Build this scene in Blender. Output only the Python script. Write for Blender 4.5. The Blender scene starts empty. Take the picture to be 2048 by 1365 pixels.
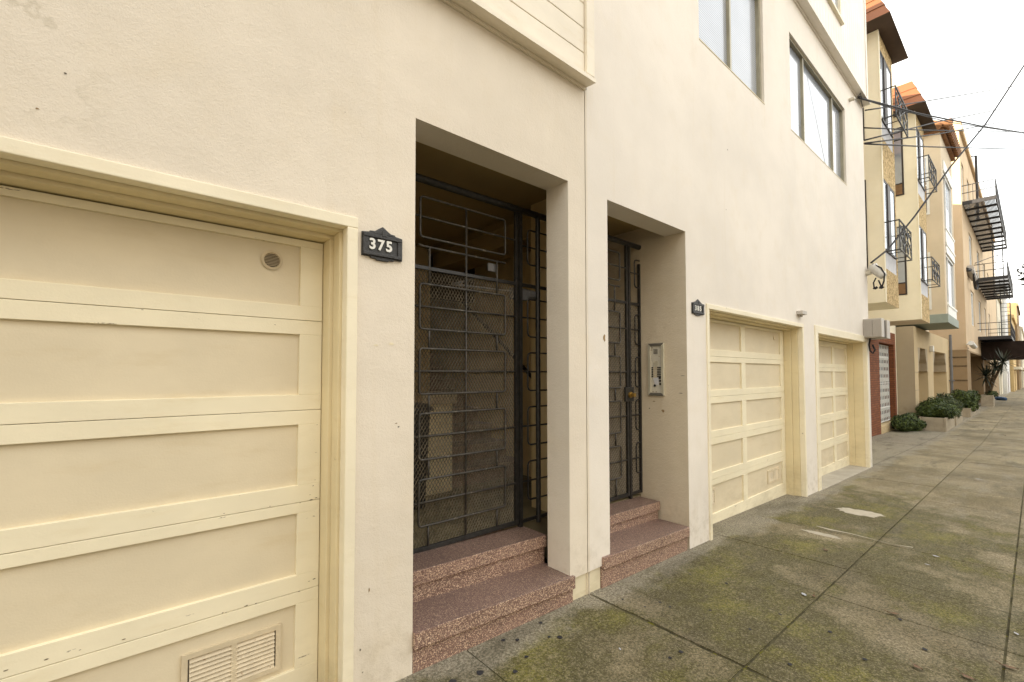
import bpy, math, random
from mathutils import Vector, Matrix
R = math.radians
random.seed(7)
S = bpy.context.scene
C = S.collection

# ------------------------------------------------------------------ survey
F, CX, CY, W0, H0 = 896.8, 995.0, 717.6, 2048, 1365
CAM = Vector((0, -2.077, 1.5))
ROT = Matrix.Rotation(R(-39.92), 3, 'Z') @ Matrix.Rotation(R(1.94), 3, 'X')
def ray(px, py): return ROT @ Vector(((px-CX)/F, 1, -(py-CY)/F))
def at(px, py, y):                       # point of the photo on the vertical plane Y = y -> x, z
    r = ray(px, py); t = (y-CAM.y)/r.y; p = CAM+r*t; return p.x, p.z
def atx(px, py, x):                      # on the plane X = x -> y, z
    r = ray(px, py); t = x/r.x; p = CAM+r*t; return p.y, p.z
SL = -.0285
def zg(x): return SL*x if x < 20 else SL*20-.005*(x-20)
def gat(px, py):                         # on the sloping ground -> x, y
    r = ray(px, py); lo, hi = 1, 400
    for _ in range(60):
        m = (lo+hi)/2; p = CAM+r*m
        if p.z > zg(p.x): lo = m
        else: hi = m
    return p.x, p.y

# ------------------------------------------------------------------ mesh helper
class MB:
    def __init__(s): s.v = []; s.f = []; s.m = []
    def face(s, pts, m=0):
        n = len(s.v); s.v += [tuple(p) for p in pts]; s.f.append(tuple(range(n, n+len(pts)))); s.m.append(m)
    def box(s, x0, x1, y0, y1, z0, z1, m=0):
        if x0 > x1: x0, x1 = x1, x0
        if y0 > y1: y0, y1 = y1, y0
        if z0 > z1: z0, z1 = z1, z0
        s.hexa([(x0,y0,z0),(x1,y0,z0),(x1,y1,z0),(x0,y1,z0),(x0,y0,z1),(x1,y0,z1),(x1,y1,z1),(x0,y1,z1)], m)
        return s
    def hexa(s, p, m=0):
        n = len(s.v); s.v += [tuple(q) for q in p]
        for f in ((0,3,2,1),(4,5,6,7),(0,1,5,4),(1,2,6,5),(2,3,7,6),(3,0,4,7)):
            s.f.append(tuple(n+i for i in f)); s.m.append(m)
    def prism(s, poly, axis, a, b, m=0):  # poly: 2d points in the two other axes
        def P(u, v, w): return {'x': (w,u,v), 'y': (u,w,v), 'z': (u,v,w)}[axis]
        n = len(s.v); k = len(poly)
        s.v += [P(u, v, a) for u, v in poly]+[P(u, v, b) for u, v in poly]
        s.f.append(tuple(range(n, n+k))); s.m.append(m)
        s.f.append(tuple(range(n+2*k-1, n+k-1, -1))); s.m.append(m)
        for i in range(k):
            j = (i+1) % k; s.f.append((n+i, n+k+i, n+k+j, n+j)); s.m.append(m)
    def tube(s, pts, r, n=6, m=0, closed=False, r2=None):
        pts = [Vector(p) for p in pts]; k = len(pts); b0 = len(s.v); up = None
        for i, p in enumerate(pts):
            a = pts[i-1] if (i or closed) else p; c = pts[(i+1) % k] if (i < k-1 or closed) else p
            d = (c-a).normalized()
            if up is None: up = d.orthogonal().normalized()
            up = (up-d*up.dot(d)); up = up.normalized() if up.length > 1e-6 else d.orthogonal().normalized()
            w = d.cross(up); rr = r if r2 is None else r+(r2-r)*i/(k-1)
            for j in range(n):
                t = 2*math.pi*(j+.5)/n; q = p+(up*math.cos(t)+w*math.sin(t))*rr; s.v.append(tuple(q))
        for i in range(k if closed else k-1):
            for j in range(n):
                a = b0+i*n; b = b0+((i+1) % k)*n
                s.f.append((a+j, a+(j+1) % n, b+(j+1) % n, b+j)); s.m.append(m)
        if not closed:
            s.f.append(tuple(b0+j for j in reversed(range(n)))); s.m.append(m)
            s.f.append(tuple(b0+(k-1)*n+j for j in range(n))); s.m.append(m)
    def disc(s, c, r, axis='z', n=14, jit=0, m=0, sq=1, rnd=random):
        pts = []
        for i in range(n):
            t = 2*math.pi*i/n; rr = r*(1+jit*rnd.uniform(-1, 1)); u, v = math.cos(t)*rr, math.sin(t)*rr*sq
            pts.append({'z': (c[0]+u, c[1]+v, c[2]), 'y': (c[0]+u, c[1], c[2]+v), 'x': (c[0], c[1]-u, c[2]+v)}[axis])
        s.face(pts, m)
    def wall(s, x0, x1, z0, z1, holes, y, dep, m=0):   # facade facing -Y with real openings
        xs = sorted({x0, x1, *[h[0] for h in holes], *[h[1] for h in holes]}); zs = sorted({z0, z1, *[h[2] for h in holes], *[h[3] for h in holes]})
        idx = {}
        def V(x, z):
            if (x, z) not in idx: idx[(x, z)] = len(s.v); s.v.append((x, y, z))
            return idx[(x, z)]
        for i in range(len(xs)-1):
            for j in range(len(zs)-1):
                cx, cz = (xs[i]+xs[i+1])/2, (zs[j]+zs[j+1])/2
                if any(h[0] < cx < h[1] and h[2] < cz < h[3] for h in holes): continue
                s.f.append((V(xs[i], zs[j]), V(xs[i+1], zs[j]), V(xs[i+1], zs[j+1]), V(xs[i], zs[j+1]))); s.m.append(m)
        for h in holes:
            d = h[4] if len(h) > 4 else dep
            a, b, c, e = h[:4]
            s.face([(a,y,c),(a,y,e),(a,y+d,e),(a,y+d,c)], m); s.face([(b,y,c),(b,y+d,c),(b,y+d,e),(b,y,e)], m)
            s.face([(a,y,e),(b,y,e),(b,y+d,e),(a,y+d,e)], m)
            if c > z0: s.face([(a,y,c),(a,y+d,c),(b,y+d,c),(b,y,c)], m)
    def build(s, name, mats, parent=None, bevel=0, smooth=False, fix=True):
        me = bpy.data.meshes.new(name); me.from_pydata(s.v, [], s.f); me.update()
        if not isinstance(mats, (list, tuple)): mats = [mats]
        for q in mats: me.materials.append(q)
        me.polygons.foreach_set('material_index', s.m)
        if fix:
            import bmesh
            b = bmesh.new(); b.from_mesh(me); bmesh.ops.recalc_face_normals(b, faces=b.faces); b.to_mesh(me); b.free()
        if smooth: me.polygons.foreach_set('use_smooth', [True]*len(me.polygons))
        o = bpy.data.objects.new(name, me); C.objects.link(o)
        if parent: o.parent = parent
        if bevel:
            q = o.modifiers.new('bevel', 'BEVEL'); q.width = bevel; q.segments = 2; q.limit_method = 'ANGLE'; q.angle_limit = R(40)
        return o
def tag(o, label, cat, group=None):
    o['label'] = label; o['category'] = cat
    if group: o['group'] = group
    return o
def thing(name, label, cat, group=None, loc=(0,0,0)):
    o = bpy.data.objects.new(name, None); C.objects.link(o); o.location = loc; o.empty_display_size = .2
    return tag(o, label, cat, group)
def struct(o): o['kind'] = 'structure'; return o
def rr(x0, x1, z0, z1, y, r=.022, n=4):     # rounded rectangle path in an XZ plane
    p = []
    for cx, cz, a in ((x1-r,z1-r,0),(x0+r,z1-r,90),(x0+r,z0+r,180),(x1-r,z0+r,270)):
        for i in range(n+1):
            t = R(a+90*i/n); p.append((cx+r*math.cos(t), y, cz+r*math.sin(t)))
    return p

# ------------------------------------------------------------------ materials
class NT:
    def __init__(s, name):
        s.mat = bpy.data.materials.new(name); s.mat.use_nodes = True; s.t = s.mat.node_tree; s.n = s.t.nodes; s.l = s.t.links
        s.b = s.n['Principled BSDF']; s.geo = s.n.new('ShaderNodeNewGeometry'); s.pos = s.geo.outputs['Position']
    def put(s, sock, v):
        if isinstance(v, bpy.types.NodeSocket): s.l.new(v, sock)
        elif isinstance(v, (tuple, list)) and len(v) == 3 and sock.type == 'RGBA': sock.default_value = (*v, 1)
        else: sock.default_value = v
    def noise(s, scale, detail=4, rough=.55, vec=None, stretch=None, out='Fac'):
        n = s.n.new('ShaderNodeTexNoise'); n.inputs['Scale'].default_value = scale; n.inputs['Detail'].default_value = detail; n.inputs['Roughness'].default_value = rough
        v = vec or s.pos
        if stretch:
            m = s.n.new('ShaderNodeMapping'); m.inputs['Scale'].default_value = stretch; s.l.new(v, m.inputs[0]); v = m.outputs[0]
        s.l.new(v, n.inputs['Vector']); return n.outputs[out]
    def voro(s, scale, feature='F1', out='Distance', rnd=1):
        n = s.n.new('ShaderNodeTexVoronoi'); n.feature = feature; n.inputs['Scale'].default_value = scale; n.inputs['Randomness'].default_value = rnd
        s.l.new(s.pos, n.inputs['Vector']); return n.outputs[out]
    def ramp(s, f, a, b, lo=0, hi=1, smooth=True):
        n = s.n.new('ShaderNodeMapRange'); n.interpolation_type = 'SMOOTHSTEP' if smooth else 'LINEAR'
        s.put(n.inputs[0], f); n.inputs[1].default_value = a; n.inputs[2].default_value = b; n.inputs[3].default_value = lo; n.inputs[4].default_value = hi
        return n.outputs[0]
    def mix(s, f, a, b, mode='MIX'):
        n = s.n.new('ShaderNodeMix'); n.data_type = 'RGBA'; n.blend_type = mode
        s.put(n.inputs[0], f); s.put(n.inputs[6], a); s.put(n.inputs[7], b); return n.outputs[2]
    def math(s, op, a, b=0):
        n = s.n.new('ShaderNodeMath'); n.operation = op; s.put(n.inputs[0], a); s.put(n.inputs[1], b); return n.outputs[0]
    def xyz(s):
        n = s.n.new('ShaderNodeSeparateXYZ'); s.l.new(s.pos, n.inputs[0]); return n.outputs
    def bump(s, h, dist=.003, st=1, prev=None):
        n = s.n.new('ShaderNodeBump'); n.inputs['Strength'].default_value = st; n.inputs['Distance'].default_value = dist; s.l.new(h, n.inputs['Height'])
        if prev: s.l.new(prev, n.inputs['Normal'])
        s.l.new(n.outputs[0], s.b.inputs['Normal']); return n.outputs[0]
    def out(s, col, rough=.85, spec=.3, metal=0):
        s.put(s.b.inputs['Base Color'], col); s.put(s.b.inputs['Roughness'], rough); s.b.inputs['Specular IOR Level'].default_value = spec; s.b.inputs['Metallic'].default_value = metal
        return s.mat
def sc(c, k): return tuple(min(1, x*k) for x in c)
def paint(name, c, var=.06, vs=1.5, rough=.7, spec=.3, bump=.0015, bs=60, speck=.0, stretch=None, metal=0, speckc=None, ss=22):
    t = NT(name); f = t.noise(vs, 5, .6, stretch=stretch)
    col = t.mix(t.ramp(f, .3, .7), sc(c, 1-var), sc(c, 1+var))
    if speck:
        g = t.noise(ss, 6, .7, stretch=stretch); col = t.mix(t.ramp(g, .76-speck, .80-speck), col, speckc or sc(c, .45))
    if bump: t.bump(t.noise(bs, 4, .6, stretch=stretch), bump)
    return t.out(col, rough, spec, metal)

def stucco(name, c, rougher=1.0, patch=False):
    t = NT(name); x, y, z = t.xyz()
    big = t.noise(.55, 5, .62); mid = t.noise(3.2, 6, .62)
    col = t.mix(t.ramp(big, .32, .68), sc(c, .93), sc(c, 1.05))
    col = t.mix(t.ramp(mid, .48, .75, 0, .4), col, (c[0]*.93, c[1]*.9, c[2]*.83))
    # faint rain streaks and small pock marks
    st = t.noise(2.2, 5, .6, stretch=(4, 1, .22)); col = t.mix(t.ramp(st, .56, .74, 0, .22), col, (c[0]*.86, c[1]*.81, c[2]*.68))
    pk = t.noise(16, 3, .5); col = t.mix(t.ramp(pk, .80, .82, 0, .4), col, (c[0]*.55, c[1]*.45, c[2]*.3))
    # grime at the foot of the wall
    ft = t.math('MULTIPLY', t.ramp(z, .55, -.15), t.ramp(t.noise(9, 6, .7), .42, .72)); col = t.mix(t.math('MULTIPLY', ft, .5), col, (c[0]*.5, c[1]*.46, c[2]*.36))
    if patch:  # old repair rings on the left of the wall
        m = t.math('MULTIPLY', t.ramp(x, .0, -.22), t.ramp(z, 2.28, 2.42))
        n = t.noise(3.4, 4, .65); ring = t.math('MULTIPLY', t.ramp(n, .535, .55), t.ramp(n, .585, .565))
        col = t.mix(t.math('MULTIPLY', t.math('MULTIPLY', ring, m), .26), col, (c[0]*.52, c[1]*.5, c[2]*.42))
        col = t.mix(t.math('MULTIPLY', t.ramp(n, .5, .6), t.math('MULTIPLY', m, .14)), col, (c[0]*.74, c[1]*.74, c[2]*.7))
    b = t.bump(t.noise(4.5, 3, .5), .010*rougher, .6)
    b = t.bump(t.noise(60, 6, .7), .0026*rougher, .8, b)
    t.bump(t.voro(190, 'SMOOTH_F1'), .001*rougher, .6, b)
    return t.out(col, .88, .2)

M = {}
CA = (.78, .705, .59); CB = (.81, .755, .675)
M['stuccoA'] = stucco('stucco_beige', CA, 1.1, True)
M['stuccoB'] = stucco('stucco_cream', CB, .6)
M['jamb'] = stucco('stucco_reveal_shaded', (.66, .57, .43), 2.0)  # wall stucco darkened: shade of the entry reveal put into the colour
def wood(name, c, chips=.0):
    t = NT(name); x, y, z = t.xyz()
    f = t.noise(1.4, 5, .6, stretch=(1, 1, 1.4)); col = t.mix(t.ramp(f, .3, .7), sc(c, .94), sc(c, 1.05))
    g = t.noise(5, 6, .7, stretch=(.5, 1, 2)); col = t.mix(t.ramp(g, .52, .75, 0, .4), col, (c[0]*.86, c[1]*.8, c[2]*.68))
    if chips:
        k = t.noise(9, 7, .72, stretch=(.55, 1, 2.6)); col = t.mix(t.ramp(k, .80-chips, .815-chips), col, (.30, .25, .17))
    s2 = t.noise(2.4, 3, .5, stretch=(1, 1, 1)); 
    ft = t.math('MULTIPLY', t.ramp(z, .45, -.2), t.ramp(t.noise(7, 6, .72, stretch=(.6, 1, 1.4)), .4, .7)); col = t.mix(t.math('MULTIPLY', ft, .32), col, (c[0]*.5, c[1]*.45, c[2]*.34))
    b = t.bump(t.noise(14, 5, .65, stretch=(.5, 1, 1.6)), .0014, .6)
    t.bump(t.noise(130, 3, .5), .0008, .6, b)
    return t.out(col, .55, .35)
M['rail'] = wood('paint_cream_yellow', (.86, .785, .585), .135)
M['panel'] = wood('paint_beige_panel', (.735, .645, .47), .05)
M['trim'] = wood('paint_trim', (.86, .785, .60), .12)
M['trimin'] = wood('paint_jamb_shaded', (.76, .655, .42), .12)  # trim paint made darker and more golden: recess shade in the colour
M['trimdk'] = wood('paint_trim_weathered', (.62, .54, .36), .09)
M['siding'] = wood('paint_siding', (.80, .73, .60), .02)
M['sidingB'] = wood('paint_siding_white', (.80, .75, .67), .0)
M['vent'] = paint('vent_metal', (.68, .58, .41), .14, 6, .5, .4, .001, 60, .13, speckc=(.25,.13,.05))
M['dark'] = paint('dark_gap', (.02, .018, .015), 0, rough=.9, bump=0)
M['iron'] = paint('black_iron', (.022, .021, .02), .4, 30, .42, .5, .002, 120, .10, speckc=(.13,.11,.09), ss=40)
M['ironworn'] = paint('worn_iron', (.06, .054, .046), .35, 25, .5, .45, .002, 120, .16, speckc=(.20,.18,.14), ss=30)
M['mesh'] = paint('screen_wire', (.19, .16, .115), .35, 20, .5, .5, 0)
M['brass'] = paint('brass', (.42, .27, .07), .1, 20, .3, .6, 0, metal=.7)
M['white'] = paint('white_paint', (.78, .77, .72), .05, 3, .5, .35, .0005)
M['offwhite'] = paint('aged_white', (.62, .58, .48), .12, 5, .6, .3, .001, 70, .07)
M['alu'] = paint('aluminium_frame', (.34, .31, .22), .12, 4, .4, .5, .0004, metal=.35)
M['alubright'] = paint('brushed_frame', (.72, .68, .54), .06, 10, .32, .5, .0002, metal=.35)
M['aludark'] = paint('bevel_frame', (.20, .19, .165), .1, 10, .35, .5, .0002, metal=.3)
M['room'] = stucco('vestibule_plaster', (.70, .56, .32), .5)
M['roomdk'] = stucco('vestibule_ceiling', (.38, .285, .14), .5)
M['tanpost'] = paint('post_paint', (.88, .77, .53), .05, 4); M['landing'] = paint('landing_concrete', (.20, .17, .10), .25, 4, .7, .3, .001)
M['pierbase'] = wood('pier_base_paint', (.76, .685, .50), .14)

def terrazzo():
    t = NT('terrazzo_red'); 
    col = t.mix(t.ramp(t.noise(3, 5), .3, .7), (.19, .118, .094), (.26, .158, .125))
    def chips(scale, lo, c, colr):
        nonlocal col
        n = t.n.new('ShaderNodeTexVoronoi'); n.inputs['Scale'].default_value = scale; t.l.new(t.pos, n.inputs[0])
        s = t.n.new('ShaderNodeSeparateColor'); t.l.new(n.outputs['Color'], s.inputs[0])
        m = t.math('MULTIPLY', t.ramp(s.outputs[0], lo, lo+.02), t.ramp(n.outputs['Distance'], .55, .42))
        cc = t.mix(s.outputs[1], c, colr); col = t.mix(m, col, cc)
    chips(150, .60, (.62, .42, .28), (.82, .64, .47)); chips(230, .60, (.40, .25, .185), (.70, .53, .40)); chips(190, .8, (.05, .025, .02), (.12, .06, .045))
    col = t.mix(t.ramp(t.noise(5, 6, .7), .6, .8, 0, .6), col, (.10, .06, .045))
    sn = t.n.new('ShaderNodeSeparateXYZ'); t.l.new(t.geo.outputs['True Normal'], sn.inputs[0])   # upward faces, the treads, mixed darker
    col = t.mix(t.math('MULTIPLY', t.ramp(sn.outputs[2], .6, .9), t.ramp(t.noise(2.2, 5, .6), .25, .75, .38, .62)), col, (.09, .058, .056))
    t.bump(t.noise(200, 3), .0008)
    return t.out(col, .42, .4)
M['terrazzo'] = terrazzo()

def sidewalk_mat():
    t = NT('sidewalk_concrete'); x, y, z = t.xyz()
    big = t.noise(.8, 6, .65); mid = t.noise(2.6, 6, .68)
    col = t.mix(t.ramp(big, .3, .7), (.185, .147, .076), (.45, .375, .235))
    isl = t.geo.outputs['Random Per Island']
    col = t.mix(t.ramp(isl, 0, 1, 0, .3), col, (.17, .145, .098))
    # weathered pale film with ragged edge along the foot of the walls
    e = t.math('ADD', y, t.math('MULTIPLY', t.math('SUBTRACT', t.noise(2.0, 6, .7), .5), .75))
    # moss
    d1 = t.noise(.85, 7, .66); my = t.math('MULTIPLY', t.ramp(y, -3.6, -.9), t.ramp(x, 12, 4.5))
    ms = t.math('MULTIPLY', t.ramp(t.math('ADD', d1, t.math('MULTIPLY', my, .16)), .53, .66), t.ramp(my, 0, .5)); ms = t.math('MULTIPLY', ms, t.ramp(t.noise(22, 7, .78), .30, .54, .45, 1))
    col = t.mix(t.math('MULTIPLY', ms, .96), col, t.mix(t.ramp(t.noise(1.7, 6, .66), .47, .74), (.078, .070, .018), (.19, .178, .012)))
    col = t.mix(t.ramp(e, -.22, -.06, 0, .8), col, (.36, .325, .255))
    # drag streaks across the far slabs
    sk = t.noise(2.0, 5, .65, stretch=(.45, 2.2, 1)); col = t.mix(t.math('MULTIPLY', t.ramp(sk, .5, .75), t.ramp(x, 4, 9, .1, .42)), col, (.40, .37, .31))
    sd = t.noise(1.4, 5, .65, stretch=(.6, 2.5, 1)); col = t.mix(t.math('MULTIPLY', t.ramp(sd, .50, .72), .6), col, (.07, .06, .036))
    # aggregate
    n = t.n.new('ShaderNodeTexVoronoi'); n.inputs['Scale'].default_value = 210; t.l.new(t.pos, n.inputs[0])
    s = t.n.new('ShaderNodeSeparateColor'); t.l.new(n.outputs['Color'], s.inputs[0])
    col = t.mix(t.math('MULTIPLY', t.ramp(s.outputs[0], .84, .9), .42), col, (.42, .36, .25))
    col = t.mix(t.math('MULTIPLY', t.ramp(s.outputs[1], .74, .8), .5), col, (.05, .043, .026))
    fine = t.noise(70, 5, .75); col = t.mix(t.ramp(fine, .40, .60, .0, 1), t.mix(.58, col, (.035, .03, .014)), t.mix(.07, col, (.62, .54, .38)))
    b = t.bump(t.noise(60, 5, .7), .006, .8); t.bump(n.outputs['Distance'], .003, .6, b)
    return t.out(col, t.ramp(mid, .3, .7, .72, .92), .25)
M['sidewalk'] = sidewalk_mat()
M['joint'] = paint('joint_dirt', (.085, .075, .042), .5, 6, .95, .1, .003, 50, .18, speckc=(.13,.12,.02), ss=14)
M['chip'] = paint('bare_wood_chip', (.19, .145, .085), .3, 60, .85); M['threshold'] = paint('pale_concrete', (.40, .365, .30), .12, 3, .85, .2, .002, 80, .12)
M['asphalt'] = paint('asphalt', (.05, .05, .05), .2, 3, .9, .2, .004, 120)
M['earth'] = paint('earth', (.16, .14, .11), .2, 2, .95, .1, .004, 40)
M['patchw'] = paint('repair_mortar', (.43, .39, .31), .1, 8, .9, .1, .002, 90)
M['gum'] = paint('gum_dark', (.028, .027, .03), .25, 30, .7, .3, .001)
M['touch'] = paint('paint_touch_up', (.80, .715, .52), .05, 8, .7)
M['scuff'] = paint('scuff_brown', (.30, .20, .09), .3, 20, .8)
M['scuffdk'] = paint('scuff_grey', (.16, .14, .11), .3, 20, .8)
M['yellow'] = stucco('stucco_yellow', (.88, .805, .625), .7)
def pebble():
    t = NT('pebble_dash'); n = t.n.new('ShaderNodeTexVoronoi'); n.inputs['Scale'].default_value = 26; t.l.new(t.pos, n.inputs[0])
    s = t.n.new('ShaderNodeSeparateColor'); t.l.new(n.outputs['Color'], s.inputs[0])
    col = t.mix(s.outputs[0], (.34, .23, .10), (.78, .60, .33)); t.bump(n.outputs['Distance'], .03, .7); return t.out(col, .9, .15)
M['pebble'] = pebble()
def sheet(name, c, sx=.6):
    t = NT(name); f = t.noise(1.2, 5, .6); col = t.mix(t.ramp(f, .3, .7), sc(c, .88), sc(c, 1.1)); t.bump(t.noise(30, 3), .002); return t.out(col, .6, .3)
M['roofmetal'] = sheet('roof_copper_paint', (.30, .115, .050)); M['soffit'] = paint('soffit_brown', (.105, .072, .056), .12, 2)
M['roofcap'] = paint('roof_cap', (.62, .58, .48), .05)
M['brownframe'] = paint('brown_frame', (.045, .035, .028), .15, 3, .5)
M['brownpanel'] = paint('brown_panel', (.20, .115, .055), .2, 8, .7)
M['greywhite'] = paint('grey_white_panel', (.66, .66, .68), .08, 6)
def brick():
    t = NT('brick_red'); n = t.n.new('ShaderNodeTexBrick'); m = t.n.new('ShaderNodeMapping'); m.inputs['Rotation'].default_value = (R(90), 0, 0)
    t.l.new(t.pos, m.inputs[0]); x, y, z = t.xyz(); cb = t.n.new('ShaderNodeCombineXYZ'); t.l.new(t.math('ADD', x, y), cb.inputs[0]); t.l.new(z, cb.inputs[1]); t.l.new(cb.outputs[0], n.inputs[0])
    n.inputs['Color1'].default_value = (.27, .095, .04, 1); n.inputs['Color2'].default_value = (.19, .065, .03, 1); n.inputs['Mortar'].default_value = (.10, .05, .03, 1)
    n.inputs['Scale'].default_value = 1; n.inputs['Brick Width'].default_value = .22; n.inputs['Row Height'].default_value = .075; n.inputs['Mortar Size'].default_value = .008
    return t.out(n.outputs[0], .85, .2)
M['brick'] = brick()
M['tanwall'] = stucco('stucco_tan', (.42, .345, .24), .6); M['tanlight'] = stucco('stucco_tan_light', (.58, .455, .27), .5)
M['beige'] = stucco('stucco_pale_beige', (.66, .555, .405), .5); M['greentrim'] = paint('green_grey_trim', (.30, .34, .295), .08, 3)
M['peach'] = stucco('stucco_peach', (.64, .49, .32), .5); M['brownwall'] = stucco('stucco_brown', (.32, .225, .125), .4)
M['cream2'] = stucco('stucco_cream_far', (.70, .64, .50), .5); M['whitefar'] = stucco('stucco_white_far', (.72, .71, .68), .4)
M['greyfar'] = stucco('stucco_grey_far', (.36, .34, .31), .4); M['red'] = paint('dark_red_paint', (.22, .05, .04), .15); M['ochre'] = stucco('stucco_ochre', (.56, .40, .19), .4)
M['doorgrey'] = paint('door_grey', (.20, .215, .23), .2, 6); M['canvas'] = paint('canopy_canvas', (.028, .017, .012), .2, 3, .8, .2, .001)
M['tile'] = paint('clay_tile', (.25, .125, .06), .25, 4, .8)
M['greypipe'] = paint('grey_pipe', (.17, .17, .175), .1, 4)
M['grate'] = paint('steel_grate', (.045, .042, .042), .2, 8, .5)
M['cable'] = paint('cable_black', (.018, .016, .018), .2, 10, .6)
M['planter'] = paint('planter_concrete', (.40, .34, .25), .12, 4, .85, .2, .003, 60, .08)
M['bark'] = paint('bark', (.12, .085, .05), .3, 14, .9, .1, .01, 40)
M['clear'] = paint('grey_plastic_cover', (.56, .54, .49), .08, 8, .35, .5)
def louver():
    t = NT('louver_grey'); x, y, z = t.xyz(); return t.out((.50, .46, .41), .5, .35)
M['louver'] = louver()
def glass(name, blind, k=.5, stripes=0):
    t = NT(name); x, y, z = t.xyz()
    col = t.mix(t.ramp(t.noise(.9, 4), .3, .7), sc(blind, .8), sc(blind, 1.1))
    if stripes:
        w = t.math('SINE', t.math('MULTIPLY', z, 2*math.pi/stripes)); col = t.mix(t.ramp(w, -.2, .6), sc(blind, .62), col)
    t.bump(t.noise(1.3, 2), .02, .25)
    t.out(col, .25, .5)
    g = t.n.new('ShaderNodeBsdfGlossy'); g.inputs['Roughness'].default_value = .015; g.inputs[0].default_value = (.95, .97, 1, 1)
    mx = t.n.new('ShaderNodeMixShader'); fr = t.n.new('ShaderNodeLayerWeight'); fr.inputs[0].default_value = .35
    t.l.new(t.ramp(fr.outputs['Fresnel'], 0, .8, k*.6, min(1, k*1.4), False), mx.inputs[0]); t.l.new(t.b.outputs[0], mx.inputs[1]); t.l.new(g.outputs[0], mx.inputs[2])
    t.l.new(mx.outputs[0], t.n['Material Output'].inputs[0]); return t.mat
M['glass'] = glass('window_glass', (.27, .30, .35), .30); M['glassscreen'] = glass('window_glass_blind', (.42, .45, .50), .13, .026)
M['glassdk'] = glass('window_glass_dark', (.10, .10, .10), .5)
def leafmat(name, a, b):
    t = NT(name); col = t.mix(t.geo.outputs['Random Per Island'], a, b); t.out(col, .55, .3)
    t.b.inputs['Subsurface Weight'].default_value = 0; return t.mat
M['leaf'] = leafmat('leaf_green', (.012, .026, .006), (.10, .135, .03)); M['leaf2'] = leafmat('leaf_grey_green', (.02, .038, .012), (.11, .13, .045))
M['leafdk'] = leafmat('leaf_dark', (.02, .028, .018), (.05, .05, .03)); M['dry'] = leafmat('dry_leaf', (.09, .05, .025), (.17, .085, .04))
M['paper'] = paint('paper', (.40, .41, .44), .06, 30); M['bluebag'] = paint('blue_plastic', (.07, .13, .24), .4, 6, .4)

# ------------------------------------------------------------------ ground, road, pavement
mb = MB()
for a, b in ((-60, 20), (20, 500)):
    mb.face([(a, -300, zg(a)-.32), (b, -300, zg(b)-.32), (b, 300, zg(b)-.32), (a, 300, zg(a)-.32)])
struct(mb.build('ground', M['earth']))
mb = MB()
for a, b in ((-60, 20), (20, 300)):
    mb.face([(a, -13, zg(a)-.14), (b, -13, zg(b)-.14), (b, -3.86, zg(b)-.14), (a, -3.86, zg(a)-.14)])
struct(mb.build('road', M['asphalt']))
mb = MB()
for a, b in ((-60, 20), (20, 300)):
    mb.hexa([(a,-3.86,zg(a)-.3),(b,-3.86,zg(b)-.3),(b,-3.7,zg(b)-.3),(a,-3.7,zg(a)-.3),(a,-3.85,zg(a)),(b,-3.85,zg(b)),(b,-3.7,zg(b)),(a,-3.7,zg(a))])
struct(mb.build('kerb', M['threshold'], bevel=.015))
xe = [-9, -6, -4.4, -3.0, -1.6, -.2, 1.51, 2.6, 3.98, 4.68, 5.76, 7.25, 8.5, 9.85, 11.25, 12.6, 14, 15.4, 17, 18.5, 20]
while xe[-1] < 180: xe.append(xe[-1]+1.5)
ye = [.03, -1.04, -1.93, -2.84, -3.7]
mb = MB(); rnd = random.Random(3)
jx = {}
def xedge(x, side, y0, y1):      # slab edge; the wide old crack at x = 2.6 is ragged
    if abs(x-2.6) > 1e-6: return [(x+side*.004, y0), (x+side*.004, y1)]
    n = 14; pts = []
    for i in range(n+1):
        yy = y0+(y1-y0)*i/n; k = (side, round(yy, 4))
        if k not in jx: jx[k] = x+side*(.010+rnd.uniform(-.004, .007))
        pts.append((jx[k], yy))
    return pts
def slab(x0, x1, y0, y1, m=0):   # y0 > y1
    L = xedge(x0, 1, y0-.006, y1+.006); Rr = xedge(x1, -1, y0-.006, y1+.006)
    poly = L+Rr[::-1]; dz = rnd.uniform(-.002, .002)
    top = [(x, y, zg(x)+dz) for x, y in poly]; n = len(mb.v); k = len(top)
    mb.v += top+[(x, y, z-.06) for x, y, z in top]
    mb.f.append(tuple(range(n, n+k))); mb.m.append(m)
    for i in range(k):
        j = (i+1) % k; mb.f.append((n+i, n+k+i, n+k+j, n+j)); mb.m.append(m)
for i in range(len(xe)-1):
    for j in range(4): slab(xe[i], xe[i+1], ye[j], ye[j+1])
for i in range(14, 22): slab(xe[i], xe[i+1], 1.5, .03)
for i in range(22, len(xe)-1): slab(xe[i], xe[i+1], 2.6, .03)
for a, b in ((-9, 20), (20, 180)):       # dirt and moss in the joints
    mb.face([(a,-3.7,zg(a)-.007),(b,-3.7,zg(b)-.007),(b,2.6 if a > 0 else .0,zg(b)-.007),(a,2.6 if a > 0 else .0,zg(a)-.007)], 1)
# driveway aprons inside the garage openings
for a, b, d in ((-2, .855, .6), (4.45, 7.36, .6)): mb.face([(a,.03,zg(a)-.002),(b,.03,zg(b)-.002),(b,d,zg(b)-.002),(a,d,zg(a)-.002)], 0)
mb.hexa([(7.9,-.02,-.30),(11.1,-.02,-.36),(11.1,.5,-.36),(7.9,.5,-.30),(7.9,-.02,zg(7.9)+.006),(11.1,-.02,zg(11.1)+.012),(11.1,.5,zg(11.1)+.03),(7.9,.5,zg(7.9)+.02)], 2)
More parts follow.
